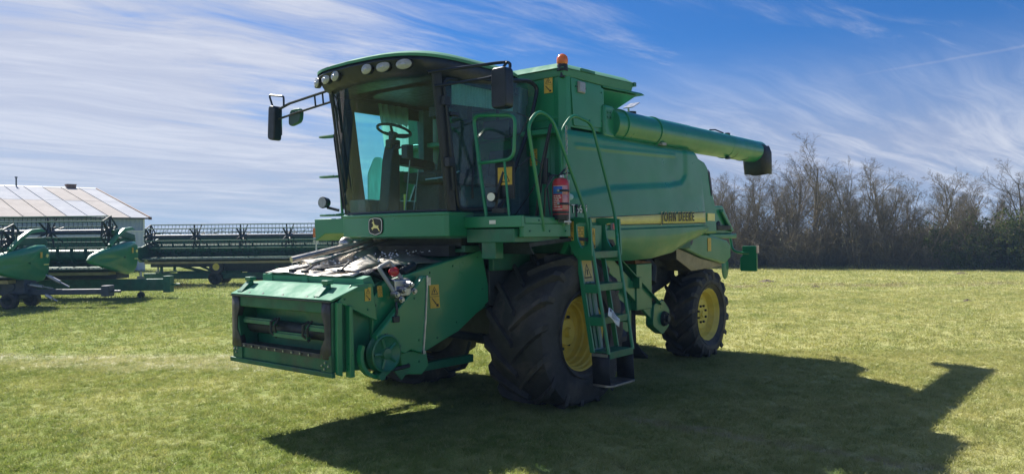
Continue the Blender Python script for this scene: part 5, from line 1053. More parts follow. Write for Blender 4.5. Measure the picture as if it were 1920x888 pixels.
def lawn_part(name, dmin, dmax, lmin, lmax, dens, tufts, smin, smax, seed):
    """one patch of turf: short blades scattered over a trapezoid of the lawn in front of the camera"""
    co = bpy.data.collections.new(name)
    for me in tufts: co.objects.link(bpy.data.objects.new('tuft', me))
    b = B(); n = 8; rows = []
    for i in range(n + 1):
        d = dmin + (dmax - dmin) * i / n; rows.append([tuple(far(d, (lmin + (lmax - lmin) * j / n) * (d + 3), 0.002)) for j in range(n + 1)])
    b.grid(rows); o = b.obj(name, 'ground', None, smooth=0)
    ng = bpy.data.node_groups.new(name, 'GeometryNodeTree'); ng.interface.new_socket('Geometry', in_out='INPUT', socket_type='NodeSocketGeometry'); ng.interface.new_socket('Geometry', in_out='OUTPUT', socket_type='NodeSocketGeometry')
    N = ng.nodes; L = ng.links.new
    gi = N.new('NodeGroupInput'); go = N.new('NodeGroupOutput'); dp = N.new('GeometryNodeDistributePointsOnFaces'); dp.inputs['Seed'].default_value = seed
    nz = N.new('ShaderNodeTexNoise'); nz.inputs['Scale'].default_value = 1.4; nz.inputs['Detail'].default_value = 4.0
    mr = N.new('ShaderNodeMapRange'); mr.inputs[1].default_value = 0.32; mr.inputs[2].default_value = 0.62; mr.inputs[3].default_value = dens * 0.45; mr.inputs[4].default_value = dens
    L(nz.outputs['Fac'], mr.inputs[0]); L(mr.outputs[0], dp.inputs['Density'])
    ci = N.new('GeometryNodeCollectionInfo'); ci.inputs['Collection'].default_value = co; ci.inputs['Separate Children'].default_value = True; ci.inputs['Reset Children'].default_value = True
    ip = N.new('GeometryNodeInstanceOnPoints'); ip.inputs['Pick Instance'].default_value = True
    rv = N.new('FunctionNodeRandomValue'); rv.data_type = 'FLOAT_VECTOR'; rv.inputs[0].default_value = (0, 0, 0); rv.inputs[1].default_value = (0.25, 0.25, 6.283)
    sv = N.new('FunctionNodeRandomValue'); sv.data_type = 'FLOAT'; sv.inputs[2].default_value = smin; sv.inputs[3].default_value = smax
    L(gi.outputs[0], dp.inputs['Mesh']); L(dp.outputs['Points'], ip.inputs['Points']); L(ci.outputs[0], ip.inputs['Instance']); L(rv.outputs[0], ip.inputs['Rotation']); L(sv.outputs[1], ip.inputs['Scale']); L(ip.outputs[0], go.inputs[0])
    md = o.modifiers.new('grass', 'NODES'); md.node_group = ng
    tag(o, None, None, kind='stuff'); return o
t_near = [tuft_mesh('tuft', 20, 0.036, 0.0021, 0.06, s, 1.5) for s in range(5)] + [tuft_mesh('tuft', 14, 0.060, 0.0021, 0.045, 9, 1.1)]
t_mid = [tuft_mesh('tuft', 18, 0.036, 0.0042, 0.11, 20 + s, 1.5) for s in range(4)] + [tuft_mesh('tuft', 12, 0.062, 0.0042, 0.09, 29, 1.1)]
t_far = [tuft_mesh('tuft', 18, 0.036, 0.008, 0.26, 40 + s, 1.5) for s in range(4)]
lawn_part('lawn_grass', 4.5, 13.0, -0.72, 0.72, 420, t_near, 0.6, 1.25, 1)
lawn_part('lawn_grass', 13.0, 26.0, -0.70, 0.70, 120, t_mid, 0.6, 1.3, 2)
lawn_part('lawn_grass', 26.0, 52.0, -0.70, 0.72, 34, t_far, 0.6, 1.4, 3)
def mound(d, lx, r, h, seed, label):
    rnd = random.Random(seed); b = B(); n = 18; rows = []
    for i in range(7):
        t = i / 6; rows.append([(r * t * math.cos(a) * (1 + 0.25 * math.sin(3 * a + seed)), r * t * math.sin(a), h * (1 - t) ** 0.8 * (1 + rnd.uniform(-.35, .35)) - (0.01 if i == 6 else 0)) for a in [2 * math.pi * k / n for k in range(n)]])
    b.grid(rows, closed=True); o = b.obj('soil_mound', 'soil', None, smooth=60); o.location = far(d, lx); tag(o, label, 'soil mound')
mound(31.5, 10.4, 0.42, 0.10, 1, 'largest dark mound of dug soil on the lawn before the bare trees')
mound(28.2, 11.1, 0.22, 0.07, 2, 'small dark molehill on the lawn nearest the rear lamp plate of the harvester')
mound(36.0, 21.0, 0.30, 0.08, 3, 'low dark soil mound on the lawn before the green bushes')
mound(22.0, 13.0, 0.14, 0.05, 4, 'tiny soil heap on the dry lawn right of the rear wheel')

# ================================================================ BARE TREES AND SHRUBS ALONG THE FIELD EDGE
def rot_about(d, ang, rnd):
    o = d.orthogonal().normalized(); o = Matrix.Rotation(rnd.uniform(0, 6.283), 3, d) @ o
    return (d * math.cos(ang) + o * math.sin(ang)).normalized()
def tree_meshes(seed, stems, spread, counts, ratio, up, wig, thin=1.0):
    rnd = random.Random(seed); tb, cb = B(), B()
    def branch(p, d, ln, r, lv):
        k = (6, 5, 4, 3, 2)[lv]; pts = [p]; dirs = [d]; q = d
        for i in range(k):
            q = (q + vec(rnd.uniform(-1, 1), rnd.uniform(-1, 1), rnd.uniform(-1, 1)) * wig * (0.65, 1.0, 1.15, 1.2, 1.2)[lv] + vec(0, 0, up * (0.12, 0.09, 0.04, 0.0, 0.0)[lv])).normalized()
            pts.append(pts[-1] + q * ln / k); dirs.append(q)
        rs = [r * (1 - 0.72 * i / k) for i in range(k + 1)]
        (tb if lv <= 1 else cb).tube(pts, rs, (7, 5, 4, 3, 3)[lv], mi=0)
        if lv >= len(counts): return
        n = counts[lv]; f0 = (0.24, 0.22, 0.2, 0.15)[lv]
        for j in range(n):
            f = f0 + (1 - f0) * (j + rnd.random() * 0.8) / n; f = min(f, 0.98); i = min(int(f * k), k - 1); u = f * k - i
            pp = pts[i].lerp(pts[i + 1], u); rr_ = rs[i] + (rs[i + 1] - rs[i]) * u
            nd = rot_about(dirs[i + 1], R(rnd.uniform(24, 66)), rnd); nd = (nd + vec(0, 0, (0.17, 0.10, 0.06, 0.03)[min(lv, 3)] * up)).normalized()
            branch(pp, nd, ln * ratio[lv] * rnd.uniform(0.6, 1.1) * (1.15 - 0.55 * f), max(rr_ * rnd.uniform(0.45, 0.72), 0.0036 * thin), lv + 1)
    for s in range(stems):
        a = rnd.uniform(0, 6.283); d = vec(math.cos(a) * spread, math.sin(a) * spread, 1).normalized()
        branch(vec(math.cos(a) * 0.12 * (stems > 1), math.sin(a) * 0.12 * (stems > 1), -0.05), d, rnd.uniform(0.72, 1.0) * 5.4, rnd.uniform(0.060, 0.088) * (1.2 if stems == 1 else 0.9), 0)
    return tb.mesh('trunk', 'bark', 0), cb.mesh('crown', 'bark', 0)
TREES = [tree_meshes(11, 1, 0.10, (13, 9, 7, 5), (0.55, 0.55, 0.55, 0.6), 1.0, 0.13),
         tree_meshes(12, 2, 0.22, (11, 8, 7, 5), (0.5, 0.56, 0.55, 0.6), 1.0, 0.15),
         tree_meshes(13, 3, 0.30, (10, 7, 7, 5), (0.48, 0.55, 0.55, 0.6), 1.1, 0.16),
         tree_meshes(14, 1, 0.16, (13, 9, 7, 5), (0.60, 0.55, 0.55, 0.6), 0.8, 0.20),
         tree_meshes(15, 2, 0.34, (11, 8, 7, 5), (0.52, 0.55, 0.6, 0.6), 0.7, 0.20),
         tree_meshes(16, 4, 0.26, (9, 7, 7, 4), (0.45, 0.5, 0.55, 0.6), 1.2, 0.12)]
def plant(kind, name, meshes, d, lx, sc, rz, label, cat, group, sz=1.0):
    o = thing(name, label, cat, far(d, lx), rz, group); o.scale = (sc, sc, sc * sz)
    for n, me in meshes: link(n, me, o)
    return o
def depth_at(lx): return 46.5 - 0.36 * (lx - 11)
rnd = random.Random(21)
named = [(17.2, -0.6, 1.22, 0, 0.3, 'tallest bare tree, its slender top standing highest just right of the auger spout'),
         (19.6, -1.2, 1.08, 4, 1.9, 'wide bare tree with a spreading fan of dark limbs, next right of the tallest tree'),
         (13.7, -0.4, 0.98, 2, 0.8, 'bushy many-stemmed bare tree behind the hanging auger spout'),
         (22.0, -1.6, 0.94, 4, 4.1, 'bare tree leaning left with a dark crooked trunk, over the middle of the thicket'),
         (23.6, -1.4, 0.94, 1, 2.6, 'bare forked tree with two dark trunks at the left end of the green bushes'),
         (27.0, 0.6, 0.94, 3, 0.4, 'bare tree with broad crown standing above the green bushes at the right edge'),
         (25.6, 1.8, 0.80, 0, 3.7, 'slim bare tree with clear sky around its stem above the green bushes'),
         (20.9, -0.6, 1.0, 3, 5.2, 'bare tree with evenly raised branches in the middle of the row')]
for lx, dd, sc, k, rz, lab in named:
    plant('tree', 'bare_tree', (('trunk', TREES[k][0]), ('crown', TREES[k][1])), depth_at(lx) + dd, lx, sc, rz, lab, 'tree', 'bare trees along the edge of the field')
pos = []
for row, (off, n) in enumerate(((0.8, 22), (3.2, 21), (6.2, 17))):
    for i in range(n):
        lx = 8.0 + (44 - 8.0) * (i + rnd.uniform(0.1, 0.9)) / n
        if lx > 31 and row == 2: continue
        hs = lerp_pts([(8, 0.72), (11.5, 0.84), (13.5, 0.92), (15.5, 0.98), (17.2, 1.06), (19, 1.0), (21, 0.90), (23, 0.82), (24.5, 0.74), (26, 0.62), (27.5, 0.80), (29, 0.9), (45, 0.9)], lx)
        if 24.2 < lx < 27.2 and (row < 2 or i % 2): continue
        if i % 5 == 3 and row == 1: continue
        pos.append((lx, off, hs * rnd.uniform(0.84, 1.08)))
for lx, off, sc in pos:
    k = rnd.randrange(6)
    lab = 'leafless grey brown tree in the tangle of the row behind the lawn'
    plant('tree', 'bare_tree', (('trunk', TREES[k][0]), ('crown', TREES[k][1])), depth_at(lx) + off + rnd.uniform(-.8, .8), lx, sc * rnd.uniform(.92, 1.08), rnd.uniform(0, 6.28), lab, 'tree', 'leafless trees crowded in the row behind the lawn', rnd.uniform(.9, 1.12))
def shrub_meshes(seed, stems, hgt, leaves, leafsize, mat, spread=0.55):
    rnd = random.Random(seed); sb, lb = B(), B(); tips = []
    for s in range(stems):
        a = rnd.uniform(0, 6.283); r0 = 0.55 * math.sqrt(rnd.random()); p = vec(r0 * math.cos(a), r0 * math.sin(a), -0.03); t = rnd.uniform(0.0, spread)
        b_ = a + rnd.uniform(-.7, .7); d = vec(math.cos(b_) * t, math.sin(b_) * t, 1).normalized(); ln = hgt * rnd.uniform(0.5, 1.05); pts = [p]; k = 4
        for i in range(k): d = (d + vec(rnd.uniform(-1, 1), rnd.uniform(-1, 1), rnd.uniform(-.5, .7)) * 0.16).normalized(); pts.append(pts[-1] + d * ln / k)
        sb.tube(pts, [0.020, 0.017, 0.013, 0.010, 0.006], 3)
        for j in range(9):
            i = rnd.randrange(0, k); u = rnd.random(); pp = pts[i].lerp(pts[i + 1], u); nd = rot_about((pts[i + 1] - pts[i]).normalized(), R(rnd.uniform(25, 65)), rnd); l2 = ln * rnd.uniform(0.12, 0.34)
            e = pp + nd * l2; sb.tube([pp, pp.lerp(e, .55) + vec(0, 0, .02), e], [0.010, 0.008, 0.005], 3); tips.append((pp, e))
            for m_ in range(3): 
                u = rnd.uniform(.3, 1); q = pp.lerp(e, u); e2 = q + rot_about(nd, R(rnd.uniform(30, 70)), rnd) * l2 * rnd.uniform(.3, .6); sb.tube([q, e2], [0.007, 0.004], 3); tips.append((q, e2))
    for j in range(leaves):
        a, e = rnd.choice(tips); q = a.lerp(e, rnd.uniform(.3, 1.15)) + vec(rnd.gauss(0, .05), rnd.gauss(0, .05), rnd.gauss(0, .05)); n = vec(rnd.gauss(0, 1), rnd.gauss(0, 1), rnd.gauss(0.3, 1)).normalized(); u = n.orthogonal().normalized(); w = n.cross(u); s = leafsize * rnd.uniform(.6, 1.3)
        lb._add([q - u * s, q + w * s * .55, q + u * s, q - w * s * .55], [(0, 1, 2, 3)])
    out = [('stems', sb.mesh('stems', 'bark', 0))]
    if leaves: out.append(('foliage', lb.mesh('foliage', mat, 0)))
    return out
SHB = [shrub_meshes(31, 26, 2.6, 500, 0.045, 'leaf_dry'), shrub_meshes(32, 30, 2.2, 700, 0.045, 'leaf_dry', 0.7), shrub_meshes(33, 24, 3.0, 400, 0.05, 'leaf_dry', 0.4)]
SHG = [shrub_meshes(41, 30, 2.5, 6500, 0.058, 'leaf', 0.8), shrub_meshes(42, 34, 2.2, 7000, 0.055, 'leaf', 1.0)]
for i in range(64):
    lx = 8.0 + (25.5 - 8.0) * (i % 32 + rnd.uniform(0, 1)) / 32; row = i // 32; k = rnd.randrange(3)
    plant('shrub', 'twiggy_shrub', SHB[k], depth_at(lx) - 1.4 + row * 1.6 + rnd.uniform(-.5, .5), lx, rnd.uniform(.72, 1.12), rnd.uniform(0, 6.28), 'brown twiggy shrub in the thicket at the foot of the bare trees', 'shrub', 'brown shrubs at the foot of the bare trees')
for i in range(40):
    lx = 22.0 + (42 - 22.0) * (i % 20 + rnd.uniform(0, 1)) / 20; row = i // 20; k = rnd.randrange(2)
    plant('shrub', 'leafy_bush', SHG[k], depth_at(lx) - 2.2 + row * 1.9 + rnd.uniform(-.5, .5), lx, rnd.uniform(.85, 1.25) * (0.8 if lx < 24 else 1), rnd.uniform(0, 6.28), 'dense dark green bush in the mass of bushes right of the forked tree', 'bush', 'dark green bushes at the right edge of the field')
def brush_mass(name, d0, l0, l1, hgt, dep, n, mat, seed, size):
    """a tangle of fine growth that reads as one mass: many short crossing twigs"""
    rnd = random.Random(seed); b = B()
    for k in range(n):
        lx = rnd.uniform(l0, l1); h = hgt * rnd.uniform(0.35, 1.0) * (0.8 + 0.3 * math.sin(lx * 1.7) + 0.1 * math.sin(lx * 5.1)); p = far((d0(lx) if callable(d0) else d0) + rnd.uniform(0, dep), lx, rnd.uniform(0, h * .75))
        d = vec(rnd.gauss(0, .5), rnd.gauss(0, .5), rnd.uniform(.2, 1.2)).normalized() * rnd.uniform(.3, 1.0) * hgt * .4; w = d.orthogonal().normalized() * size
        b._add([p - w, p + w, p + d], [(0, 1, 2)])
    o = b.obj(name, mat, None, smooth=0); tag(o, None, None, kind='stuff')
brush_mass('undergrowth', lambda l: depth_at(l) - 0.2, 7.5, 44, 2.3, 5.0, 20000, 'leaf_dry', 5, 0.02)
brush_mass('undergrowth', lambda l: depth_at(l) - 0.8, 7.5, 44, 1.4, 4.0, 9000, 'leaf_dry', 6, 0.03)
brush_mass('rough_grass', lambda l: depth_at(l) - 2.6, 7.5, 44, 0.42, 2.2, 12000, 'grass', 7, 0.016)
brush_mass('distant_wood', 150, -120, 150, 5.0, 12, 16000, 'bark', 8, 0.16)

# ================================================================ BARN
def barn():
    o = thing('barn', 'long white barn with a weathered pitched sheet roof behind the parked headers', 'barn', far(50.0, -23.95), RZ + R(44))
    Lb, Wd, he, hr = 36.0, 11.0, 3.49, 5.86
    def corr(x0, x1, y, z0, z1, pitch, dep, name, mat):
        n = int((x1 - x0) / pitch * 4); b = B(); zz = [0, 0, 1, 1]
        b.grid([[(x0 + (x1 - x0) * i / n, y - dep * zz[i % 4], z) for i in range(n + 1)] for z in (z0, z1)]); return b.obj(name, mat, o, smooth=0)
    b = B(); b.prism([(0.05, 0), (2 * Wd - 0.05, 0), (2 * Wd - 0.05, he - .05), (Wd, hr - .06), (0.05, he - .05)], 'x', -Lb, -0.05); b.obj('wall_core', 'wall_upper', o)
    corr(-Lb, 0, 0.0, 2.55, he - 0.02, 0.26, 0.03, 'upper_wall', 'wall_upper')
    corr(-Lb, 0.06, -0.06, 0.0, 2.55, 0.30, 0.035, 'lower_wall', 'wall_lower')
    b = B(); b.box(-Lb, 0.08, -0.12, -0.03, 2.54, 2.60); b.obj('drip_rail', 'white', o)
    b = B(); b.box(-0.02, 0.08, -0.05, 0.06, 0, he); b.obj('corner_trim', 'white', o)
    b = B(); b.box(-Lb, 0.25, -0.30, -0.24, he - 0.16, he - 0.05); b.obj('gutter', 'dark', o)
    # roof of separate sheets, two courses each side, each lapped and a little uneven
    def slope(u): return (-0.34 + (Wd + 0.34) * u, he - 0.08 + (hr - he + 0.08) * u)
    sheets = {}
    rnd2 = random.Random(4); w = 1.18; n = int(Lb / w)
    for side in (0, 1):
        for i in range(n + 1):
            x1 = 0.28 - i * w; x0 = x1 - w + 0.012
            for c, (u0, u1) in enumerate(((0.0, 0.52), (0.515, 1.0))):
                y0, z0 = slope(u0); y1, z1 = slope(u1); dz = 0.02 + 0.012 * c + rnd2.uniform(0, .008)
                if side: y0, y1 = 2 * Wd - y0, 2 * Wd - y1
                b = B(); b.hexa([(x0, y0, z0), (x1, y0, z0), (x1, y1, z1), (x0, y1, z1)], [(x0, y0, z0 + dz), (x1, y0, z0 + dz), (x1, y1, z1 + dz), (x0, y1, z1 + dz)])
                b.hexa([(x0 - 0.03, y0, z0 + dz), (x0 + 0.02, y0, z0 + dz), (x0 + 0.02, y1, z1 + dz), (x0 - 0.03, y1, z1 + dz)], [(x0 - 0.03, y0, z0 + dz + .05), (x0 + 0.02, y0, z0 + dz + .05), (x0 + 0.02, y1, z1 + dz + .05), (x0 - 0.03, y1, z1 + dz + .05)])
                new = (not side) and (i in (0,) or (i in (2, 3) and c == 0) or (i in (3, 4, 5) and c == 1))
                b.obj('roof_sheet', 'roof_new' if new else 'roof', o, smooth=0)
    b = B(); b.hexa([(-Lb, Wd - 0.25, hr - .03), (0.3, Wd - 0.25, hr - .03), (0.3, Wd, hr + .05), (-Lb, Wd, hr + .05)], [(-Lb, Wd - 0.25, hr), (0.3, Wd - 0.25, hr), (0.3, Wd, hr + .09), (-Lb, Wd, hr + .09)]); b.obj('ridge_cap', 'wall_lower', o)
    b = B(); y0, z0 = slope(0); y1, z1 = slope(1); b.hexa([(0.24, y0, z0 - .08), (0.34, y0, z0 - .08), (0.34, y1, z1 - .08), (0.24, y1, z1 - .08)], [(0.24, y0, z0 + .08), (0.34, y0, z0 + .08), (0.34, y1, z1 + .08), (0.24, y1, z1 + .08)]); b.box(0.22, 0.40, -0.42, -0.30, he - 0.20, he - 0.02); b.obj('verge_board', 'rust', o)
    b = B(); b.box(-1.70, -1.12, Wd - 0.3, Wd + 0.3, hr - 0.1, hr + 0.24); b.box(-1.74, -1.08, Wd - 0.34, Wd + 0.34, hr + 0.24, hr + 0.29); b.obj('chimney', 'rust', o)
    b = B(); b.cyl((-4.9, Wd - 0.2, hr - 0.1), (-4.9, Wd - 0.2, hr + 0.62), 0.05, None, 8); b.cyl((-4.9, Wd - 0.2, hr + 0.60), (-4.9, Wd - 0.2, hr + 0.68), 0.09, None, 8); b.obj('vent_pipe', 'dark', o)
barn()

# ================================================================ PARKED HEADERS ON THEIR TRAILERS (local: x right, -y the cutting side towards the camera)
def header(label, d, lx, Ln, right_end, za, rad, zb, big_end, rz=0.0):
    """Ln runs to the left when right_end, else to the right; za = reel axis height, zb = bottom of the pan"""
    o = thing('cutting_header', label, 'harvester header', far(d, lx), RZ + rz, 'cutting headers parked on trailers')
    x0, x1 = (-Ln, 0.0) if right_end else (0.0, Ln)
    b = B(); b.prism([(-1.0, zb + .10), (-0.98, zb + .16), (-0.1, zb + .20), (0.55, zb + .45), (0.62, zb + 1.05), (0.70, zb + 1.05), (0.70, zb + .1), (0.3, zb), (-0.6, zb)], 'x', x0, x1); b.obj('pan', 'green_far', o)
    b = B(); b.box(x0, x1, 0.62, 0.80, zb + 0.98, zb + 1.16); b.box(x0, x1, 0.55, 0.85, zb + 0.05, zb + 0.30); n = 7
    for k in range(n + 1): x = x0 + (x1 - x0) * k / n; b.box(max(x0, x - .06), min(x1, x + .06), 0.70, 0.80, zb + .3, zb + 1.0)
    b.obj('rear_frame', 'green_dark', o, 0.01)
    b = B(); b.box(x0, x1, -1.06, -0.96, zb + 0.09, zb + 0.135); b.obj('cutter_bar', 'steel', o)
    b = B(); k = 0; x = x0 + .1
    while x < x1 - .05: b._add([(x - .025, -1.04, zb + .10), (x + .025, -1.04, zb + .10), (x, -1.04, zb + .15), (x, -1.20, zb + .125)], [(0, 1, 3), (1, 2, 3), (2, 0, 3), (0, 2, 1)]); x += 0.152
    g_ = b.obj('knife_guards', 'steel', o, smooth=0); g_['kind'] = 'stuff'
    b = B(); b.box(x0 + .1, x1 - .1, -0.95, -0.40, zb - 0.10, zb); b.obj('skid_strip', 'pale_skid', o)
    b = B(); b.box(x0 + .1, x1 - .1, -0.38, 0.5, zb - 0.26, zb); b.obj('under_beam', 'navy', o)
    # feed auger with flighting
    b = B(); b.cyl((x0 + .1, -0.05, zb + .55), (x1 - .1, -0.05, zb + .55), 0.20, None, 16); rows = []; mid = (x0 + x1) / 2
    for s in (-1, 1):
        rows = []; steps = int((x1 - x0) / 2 / 0.55 * 14)
        for i in range(steps):
            x = mid + s * (0.4 + ((x1 - x0) / 2 - .5) * i / steps); a = s * 2 * math.pi * i / 14
            rows.append([(x, -0.05 + r_ * math.cos(a), zb + .55 + r_ * math.sin(a)) for r_ in (0.19, 0.33)])
        b.grid(rows)
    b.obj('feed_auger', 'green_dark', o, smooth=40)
    # reel
    yr = -0.62; b = B(); b.cyl((x0 + .12, yr, za), (x1 - .12, yr, za), 0.085, None, 14); reel = b.obj('reel_tube', 'navy', o)
    nb = 6; ph = 0.35
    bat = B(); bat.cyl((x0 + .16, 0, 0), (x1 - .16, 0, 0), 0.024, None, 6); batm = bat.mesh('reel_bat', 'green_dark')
    tn = B(); x = x0 + .2
    while x < x1 - .2: tn.tube([(x, 0, 0.0), (x, 0.01, -0.10), (x, -0.04, -0.24)], [0.012, 0.010, 0.007], 3); x += 0.155
    tnm = tn.mesh('tines', 'dark', 0)
    for k in range(nb):
        a = ph + 2 * math.pi * k / nb; q = link('reel_bat', batm, o); q.location = (0, yr + rad * math.cos(a), za + rad * math.sin(a)); t_ = link('tines', tnm, q); t_['kind'] = 'stuff'
    ns = max(3, int((x1 - x0) / 2.0)); 
    for j in range(ns + 1):
        x = x0 + .2 + (x1 - x0 - .4) * j / ns; end = j in (0, ns); b = B(); P_ = [(yr + rad * math.cos(ph + 2 * math.pi * k / nb), za + rad * math.sin(ph + 2 * math.pi * k / nb)) for k in range(nb)]
        for k in range(nb):
            y, z = P_[k]
            if end:
                y2, z2 = P_[(k + 1) % nb]; b.tube([(x, yr, za), (x, y, z)], [0.06, 0.035], 6); b.tube([(x, y, z), (x, y2, z2)], 0.03, 6); b.tube([(x, (yr + y) / 2, (za + z) / 2), (x, (y + y2) / 2 * .8 + yr * .2, (z + z2) / 2 * .8 + za * .2), (x, (yr + y2) / 2, (za + z2) / 2)], 0.02, 5)
            else:
                b.tube([(x - .05, yr, za), (x - .10, y, z)], [0.045, 0.03], 5); b.tube([(x + .05, yr, za), (x + .22, y, z)], [0.035, 0.02], 5)
        if end: b.cyl((x - .06, yr, za), (x + .06, yr, za), 0.17, None, 14)
        b.obj('reel_spider', 'dark', o)
    for x in (x0 + .02, x1 - .02): b = B(); b.prism([(-0.75, za + .06), (-0.5, za + .10), (0.7, zb + 1.25), (0.7, zb + 1.05), (-0.7, za - .10)], 'x', x - .05, x + .05); b.tube([(x, -0.3, zb + .9), (x, -0.55, za - .05)], 0.035, 8); b.obj('reel_arm', 'green_far', o, 0.01)
    # end dividers
    for x, s in ((x0, -1), (x1, 1)):
        if big_end:
            b = B(); prof = [(-2.42, zb + .44, .10), (-2.25, zb + .58, .14), (-1.7, zb + .74, .18), (-0.9, zb + .90, .22), (-0.1, zb + 1.02, .24), (0.35, zb + 1.03, .22), (0.62, zb + .90, .18), (0.74, zb + .55, .15), (0.66, zb + .15, .14), (0.45, zb - .08, .12), (0.05, zb - .12, .14), (-0.8, zb + .02, .16), (-1.7, zb + .22, .13), (-2.3, zb + .34, .12)]
            c_ = (-0.5, zb + .48); rows = []
            for f, dx_ in ((1.0, 0.0), (0.995, 0.5), (0.965, 0.85), (0.88, 1.0), (0.5, 1.08), (0.05, 1.1)): rows.append([(x + s * (dx_ * t_ * 1.1), c_[0] + (y - c_[0]) * f, c_[1] + (z - c_[1]) * f) for y, z, t_ in prof])
            rows[-1] = [(x + s * 0.25, c_[0] + (y - c_[0]) * .05, c_[1] + (z - c_[1]) * .05) for y, z, t_ in prof]
            b.grid(rows, closed=True); e = b.obj('end_shield', 'green', o, smooth=60)
            b = B(); b.box(x + s * .25, x + s * .262, 0.02, 0.12, zb + .62, zb + .80); b.obj('yellow_sticker', 'decal', e)
            b = B(); b.prism([(0.30, zb + .66), (0.36, zb + .74), (0.46, zb + .70), (0.40, zb + .62)], 'x', x + s * .24, x + s * .252); b.obj('small_emblem', 'stripe', e); b = B(); b.box(x + s * .235, x + s * .25, 0.22, 0.45, zb + .40, zb + .43); b.obj('print_line', 'stripe', e)
            b = B(); b.prism([(-1.2, zb + .92), (-0.7, zb + 1.25), (-0.2, zb + 1.48), (0.3, zb + 1.52), (0.55, zb + 1.42), (0.3, zb + 1.42), (-0.2, zb + 1.36), (-0.7, zb + 1.12), (-1.1, zb + .84)], 'x', x - .06 + s * .08, x + .06 + s * .08); b.obj('reel_guard', 'green', o, 0.015)
        else:
            b = B(); b.hexa([(x, -1.0, zb - .02), (x + s * .06, -1.0, zb - .02), (x + s * .06, 0.7, zb), (x, 0.7, zb)], [(x, -1.0, zb + .62), (x + s * .06, -1.0, zb + .62), (x + s * .06, 0.7, zb + 1.0), (x, 0.7, zb + 1.0)])
            b.hexa([(x - .02, -2.1, zb + .50), (x + s * .02, -2.1, zb + .50), (x + s * .10, -0.98, zb - .02), (x - s * .05, -0.98, zb - .02)], [(x - .02, -2.1, zb + .58), (x + s * .02, -2.1, zb + .58), (x + s * .10, -0.98, zb + .64), (x - s * .05, -0.98, zb + .64)]); b.obj('end_divider', 'green_far', o, 0.01)
    return o
def trailer(label, d, lx, x0, x1, zt, th, mat, wheels, jockey=None, rz=0.0, struts=False, hub='dark', r=0.30):
    o = thing('header_trailer', label, 'header trailer', far(d, lx), RZ + rz, 'low trailers under the headers')
    b = B(); b.box(x0, x1, -0.12, 0.12, zt - th, zt); b.obj('main_beam', mat, o, 0.015)
    b = B(); b.box(x1 - .02, x1 + .22, -0.16, 0.16, zt - th - .06, zt + .10); b.tube([(x1 + .2, 0, zt - th * .5), (x1 + .5, 0, zt - th * .5)], 0.04, 8); b.obj('drawbar_head', mat, o, 0.01)
    for x in [x0 + (x1 - x0) * f for f in (0.1, 0.35, 0.6)]: b = B(); b.box(x - .05, x + .05, -0.7, 0.9, zt, zt + .08); b.box(x - .05, x + .05, 0.7, 0.8, zt, zt + .42); b.box(x - .05, x + .05, -0.6, -0.5, zt, zt + .28); b.obj('cradle', mat, o, 0.008)
    for x, y in wheels:
        b = B(); b.lathe([(-.09, r * .55), (-.11, r * .8), (-.09, r * .97), (0, r), (.09, r * .97), (.11, r * .8), (.09, r * .55)], (x, y, r), (0, 1, 0), 20); w = b.obj('trailer_wheel', 'rubber', o, smooth=40)
        b = B(); b.lathe([(-.07, r * .56), (-.04, r * .4), (-.05, 0.001)], (x, y, r), (0, 1, 0), 16); b.lathe([(.07, r * .56), (.04, r * .4), (.05, 0.001)], (x, y, r), (0, 1, 0), 16); b.obj('rim', hub, w)
    for x in sorted({w[0] for w in wheels}): b = B(); b.box(x - .05, x + .05, -0.9, 0.9, 0.26, 0.36); b.box(x - .06, x + .06, -0.1, 0.1, 0.3, zt - th); b.obj('axle', 'dark', o)
    if jockey is not None:
        b = B(); b.cyl((jockey, -0.05, 0.11), (jockey, 0.08, 0.11), 0.11, None, 14); b.obj('jockey_wheel', 'dark', o, 0.01)
        b = B(); b.cyl((jockey, 0, 0.13), (jockey, 0, zt + .18), 0.03, None, 8); b.box(jockey - .10, jockey + .10, -.06, .06, zt, zt + .09); b.cyl((jockey, 0, zt + .1), (jockey, 0, zt + .26), 0.045, None, 8); b.tube([(jockey, 0, zt + .26), (jockey + .1, 0, zt + .28)], 0.012, 5); b.obj('jack', 'steel', o)
    if struts:
        for p, q in (((1.2, -.14, zt + .16), (1.95, -.14, zt + .03)), ((1.6, 0.1, zt + .42), (2.3, 0.1, zt + .06)), ((1.75, -.2, zt - .14), (2.15, -.25, zt - .34))):
            b = B(); P, Q = Vector(p), Vector(q); b.cyl(P, Q, 0.026, None, 8); b.cyl(P.lerp(Q, .12), P.lerp(Q, .6), 0.055, None, 10); b.obj('prop_strut', 'steel', o)
        b = B(); b.box(0.5, 1.2, -.3, .3, zt - .12, zt + .32); b.cyl((0.8, -.34, zt + .1), (0.8, .34, zt + .1), 0.14, None, 12); b.obj('winch_box', 'navy', o, 0.02)
    return o
header('nearest green header, cut off by the left edge, with a big rounded green end shield', 23.3, -14.55, 8.0, True, 1.98, 0.52, 0.86, True)
header('second green header before the barn, its rounded shield end left of the white wall', 26.7, -13.45, 8.5, True, 2.28, 0.54, 0.93, True)
header('long dark green header with a tined reel reaching behind the front of the harvester', 34.0, -15.9, 10.4, False, 2.12, 0.52, 1.05, False)
trailer('narrow dark blue trailer with silver prop struts under the nearest header', 23.0, -15.6, -7.5, 3.4, 0.55, 0.16, 'navy', [(0.86, -0.45), (0.86, 0.6), (-4.5, -0.7), (-4.5, 0.8)], None, struts=True, hub='dark', r=0.24)
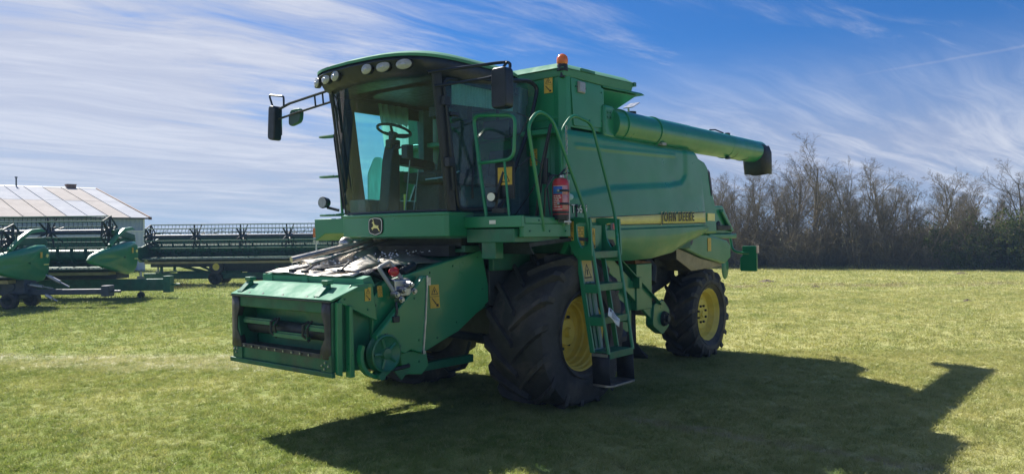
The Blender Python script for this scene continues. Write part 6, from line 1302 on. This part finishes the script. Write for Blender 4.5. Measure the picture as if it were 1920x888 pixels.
trailer('green trailer beam with a silver jack wheel running out from under the second header', 26.4, -16.0, -6.5, 4.1, 0.66, 0.40, 'green_dark', [(-1.6, 0.5), (-1.6, 1.5), (-5.0, 0.5), (-5.0, 1.5)], 3.25, hub='dark')
T3 = trailer('low dark trailer with a blue side frame under the long tined header', 33.9, -15.0, -1.2, 8.8, 0.52, 0.26, 'green_dark', [(2.0, -0.2), (2.0, 0.9), (6.5, -0.2), (6.5, 0.9)], -0.6)
b = B(); b.box(3.2, 8.6, 0.35, 0.55, 0.14, 0.86); b.box(1.6, 3.2, 0.35, 0.55, 0.52, 0.80); b.obj('side_frame', 'navy', T3, 0.02)
b = B(); b.tube([(-0.2, 0.2, 0.95), (1.6, 0.2, 0.5)], 0.07, 6); b.tube([(0.9, 0.2, 0.95), (1.9, 0.2, 0.5)], 0.06, 6); b.box(0.2, 3.0, 0.1, 0.3, 0.50, 0.60); b.obj('diagonal_brace', 'green_dark', T3)
W3 = thing('transport_wheel', 'small yellow hubbed transport wheel hung under the long tined header', 'wheel', far(33.2, -12.75, 0.55), RZ)
b = B(); b.lathe([(-.09, .15), (-.11, .23), (-.09, .30), (0, .31), (.09, .30), (.11, .23), (.09, .15)], (0, 0, 0.25), (0, 1, 0), 20); b.obj('tyre', 'rubber', W3, smooth=40)
b = B(); b.lathe([(-.07, .16), (-.05, .10), (-.06, .001)], (0, 0, 0.25), (0, 1, 0), 16); b.cyl((0, 0, .25), (0, .35, .25), .05); b.tube([(0, .3, .25), (0, .4, .62)], .05, 6); b.obj('rim', 'yellow', W3)
o = thing('warning_board', 'small orange warning board standing at the far end of the long tined header', 'warning board', far(33.0, -8.4, 2.0), RZ)
b = B(); b.box(-.13, .13, -.02, .02, 0.02, 0.42); b.obj('board', 'orange', o, 0.006)
b = B(); b.box(-.12, .12, -.015, .015, -.28, 0.02); b.box(-.03, .03, .0, .03, -0.9, .1); b.obj('bracket', 'white', o)
brush_mass('brush_pile', 30.5, -17.5, -13.2, 0.55, 1.5, 2600, 'bark', 12, 0.012)
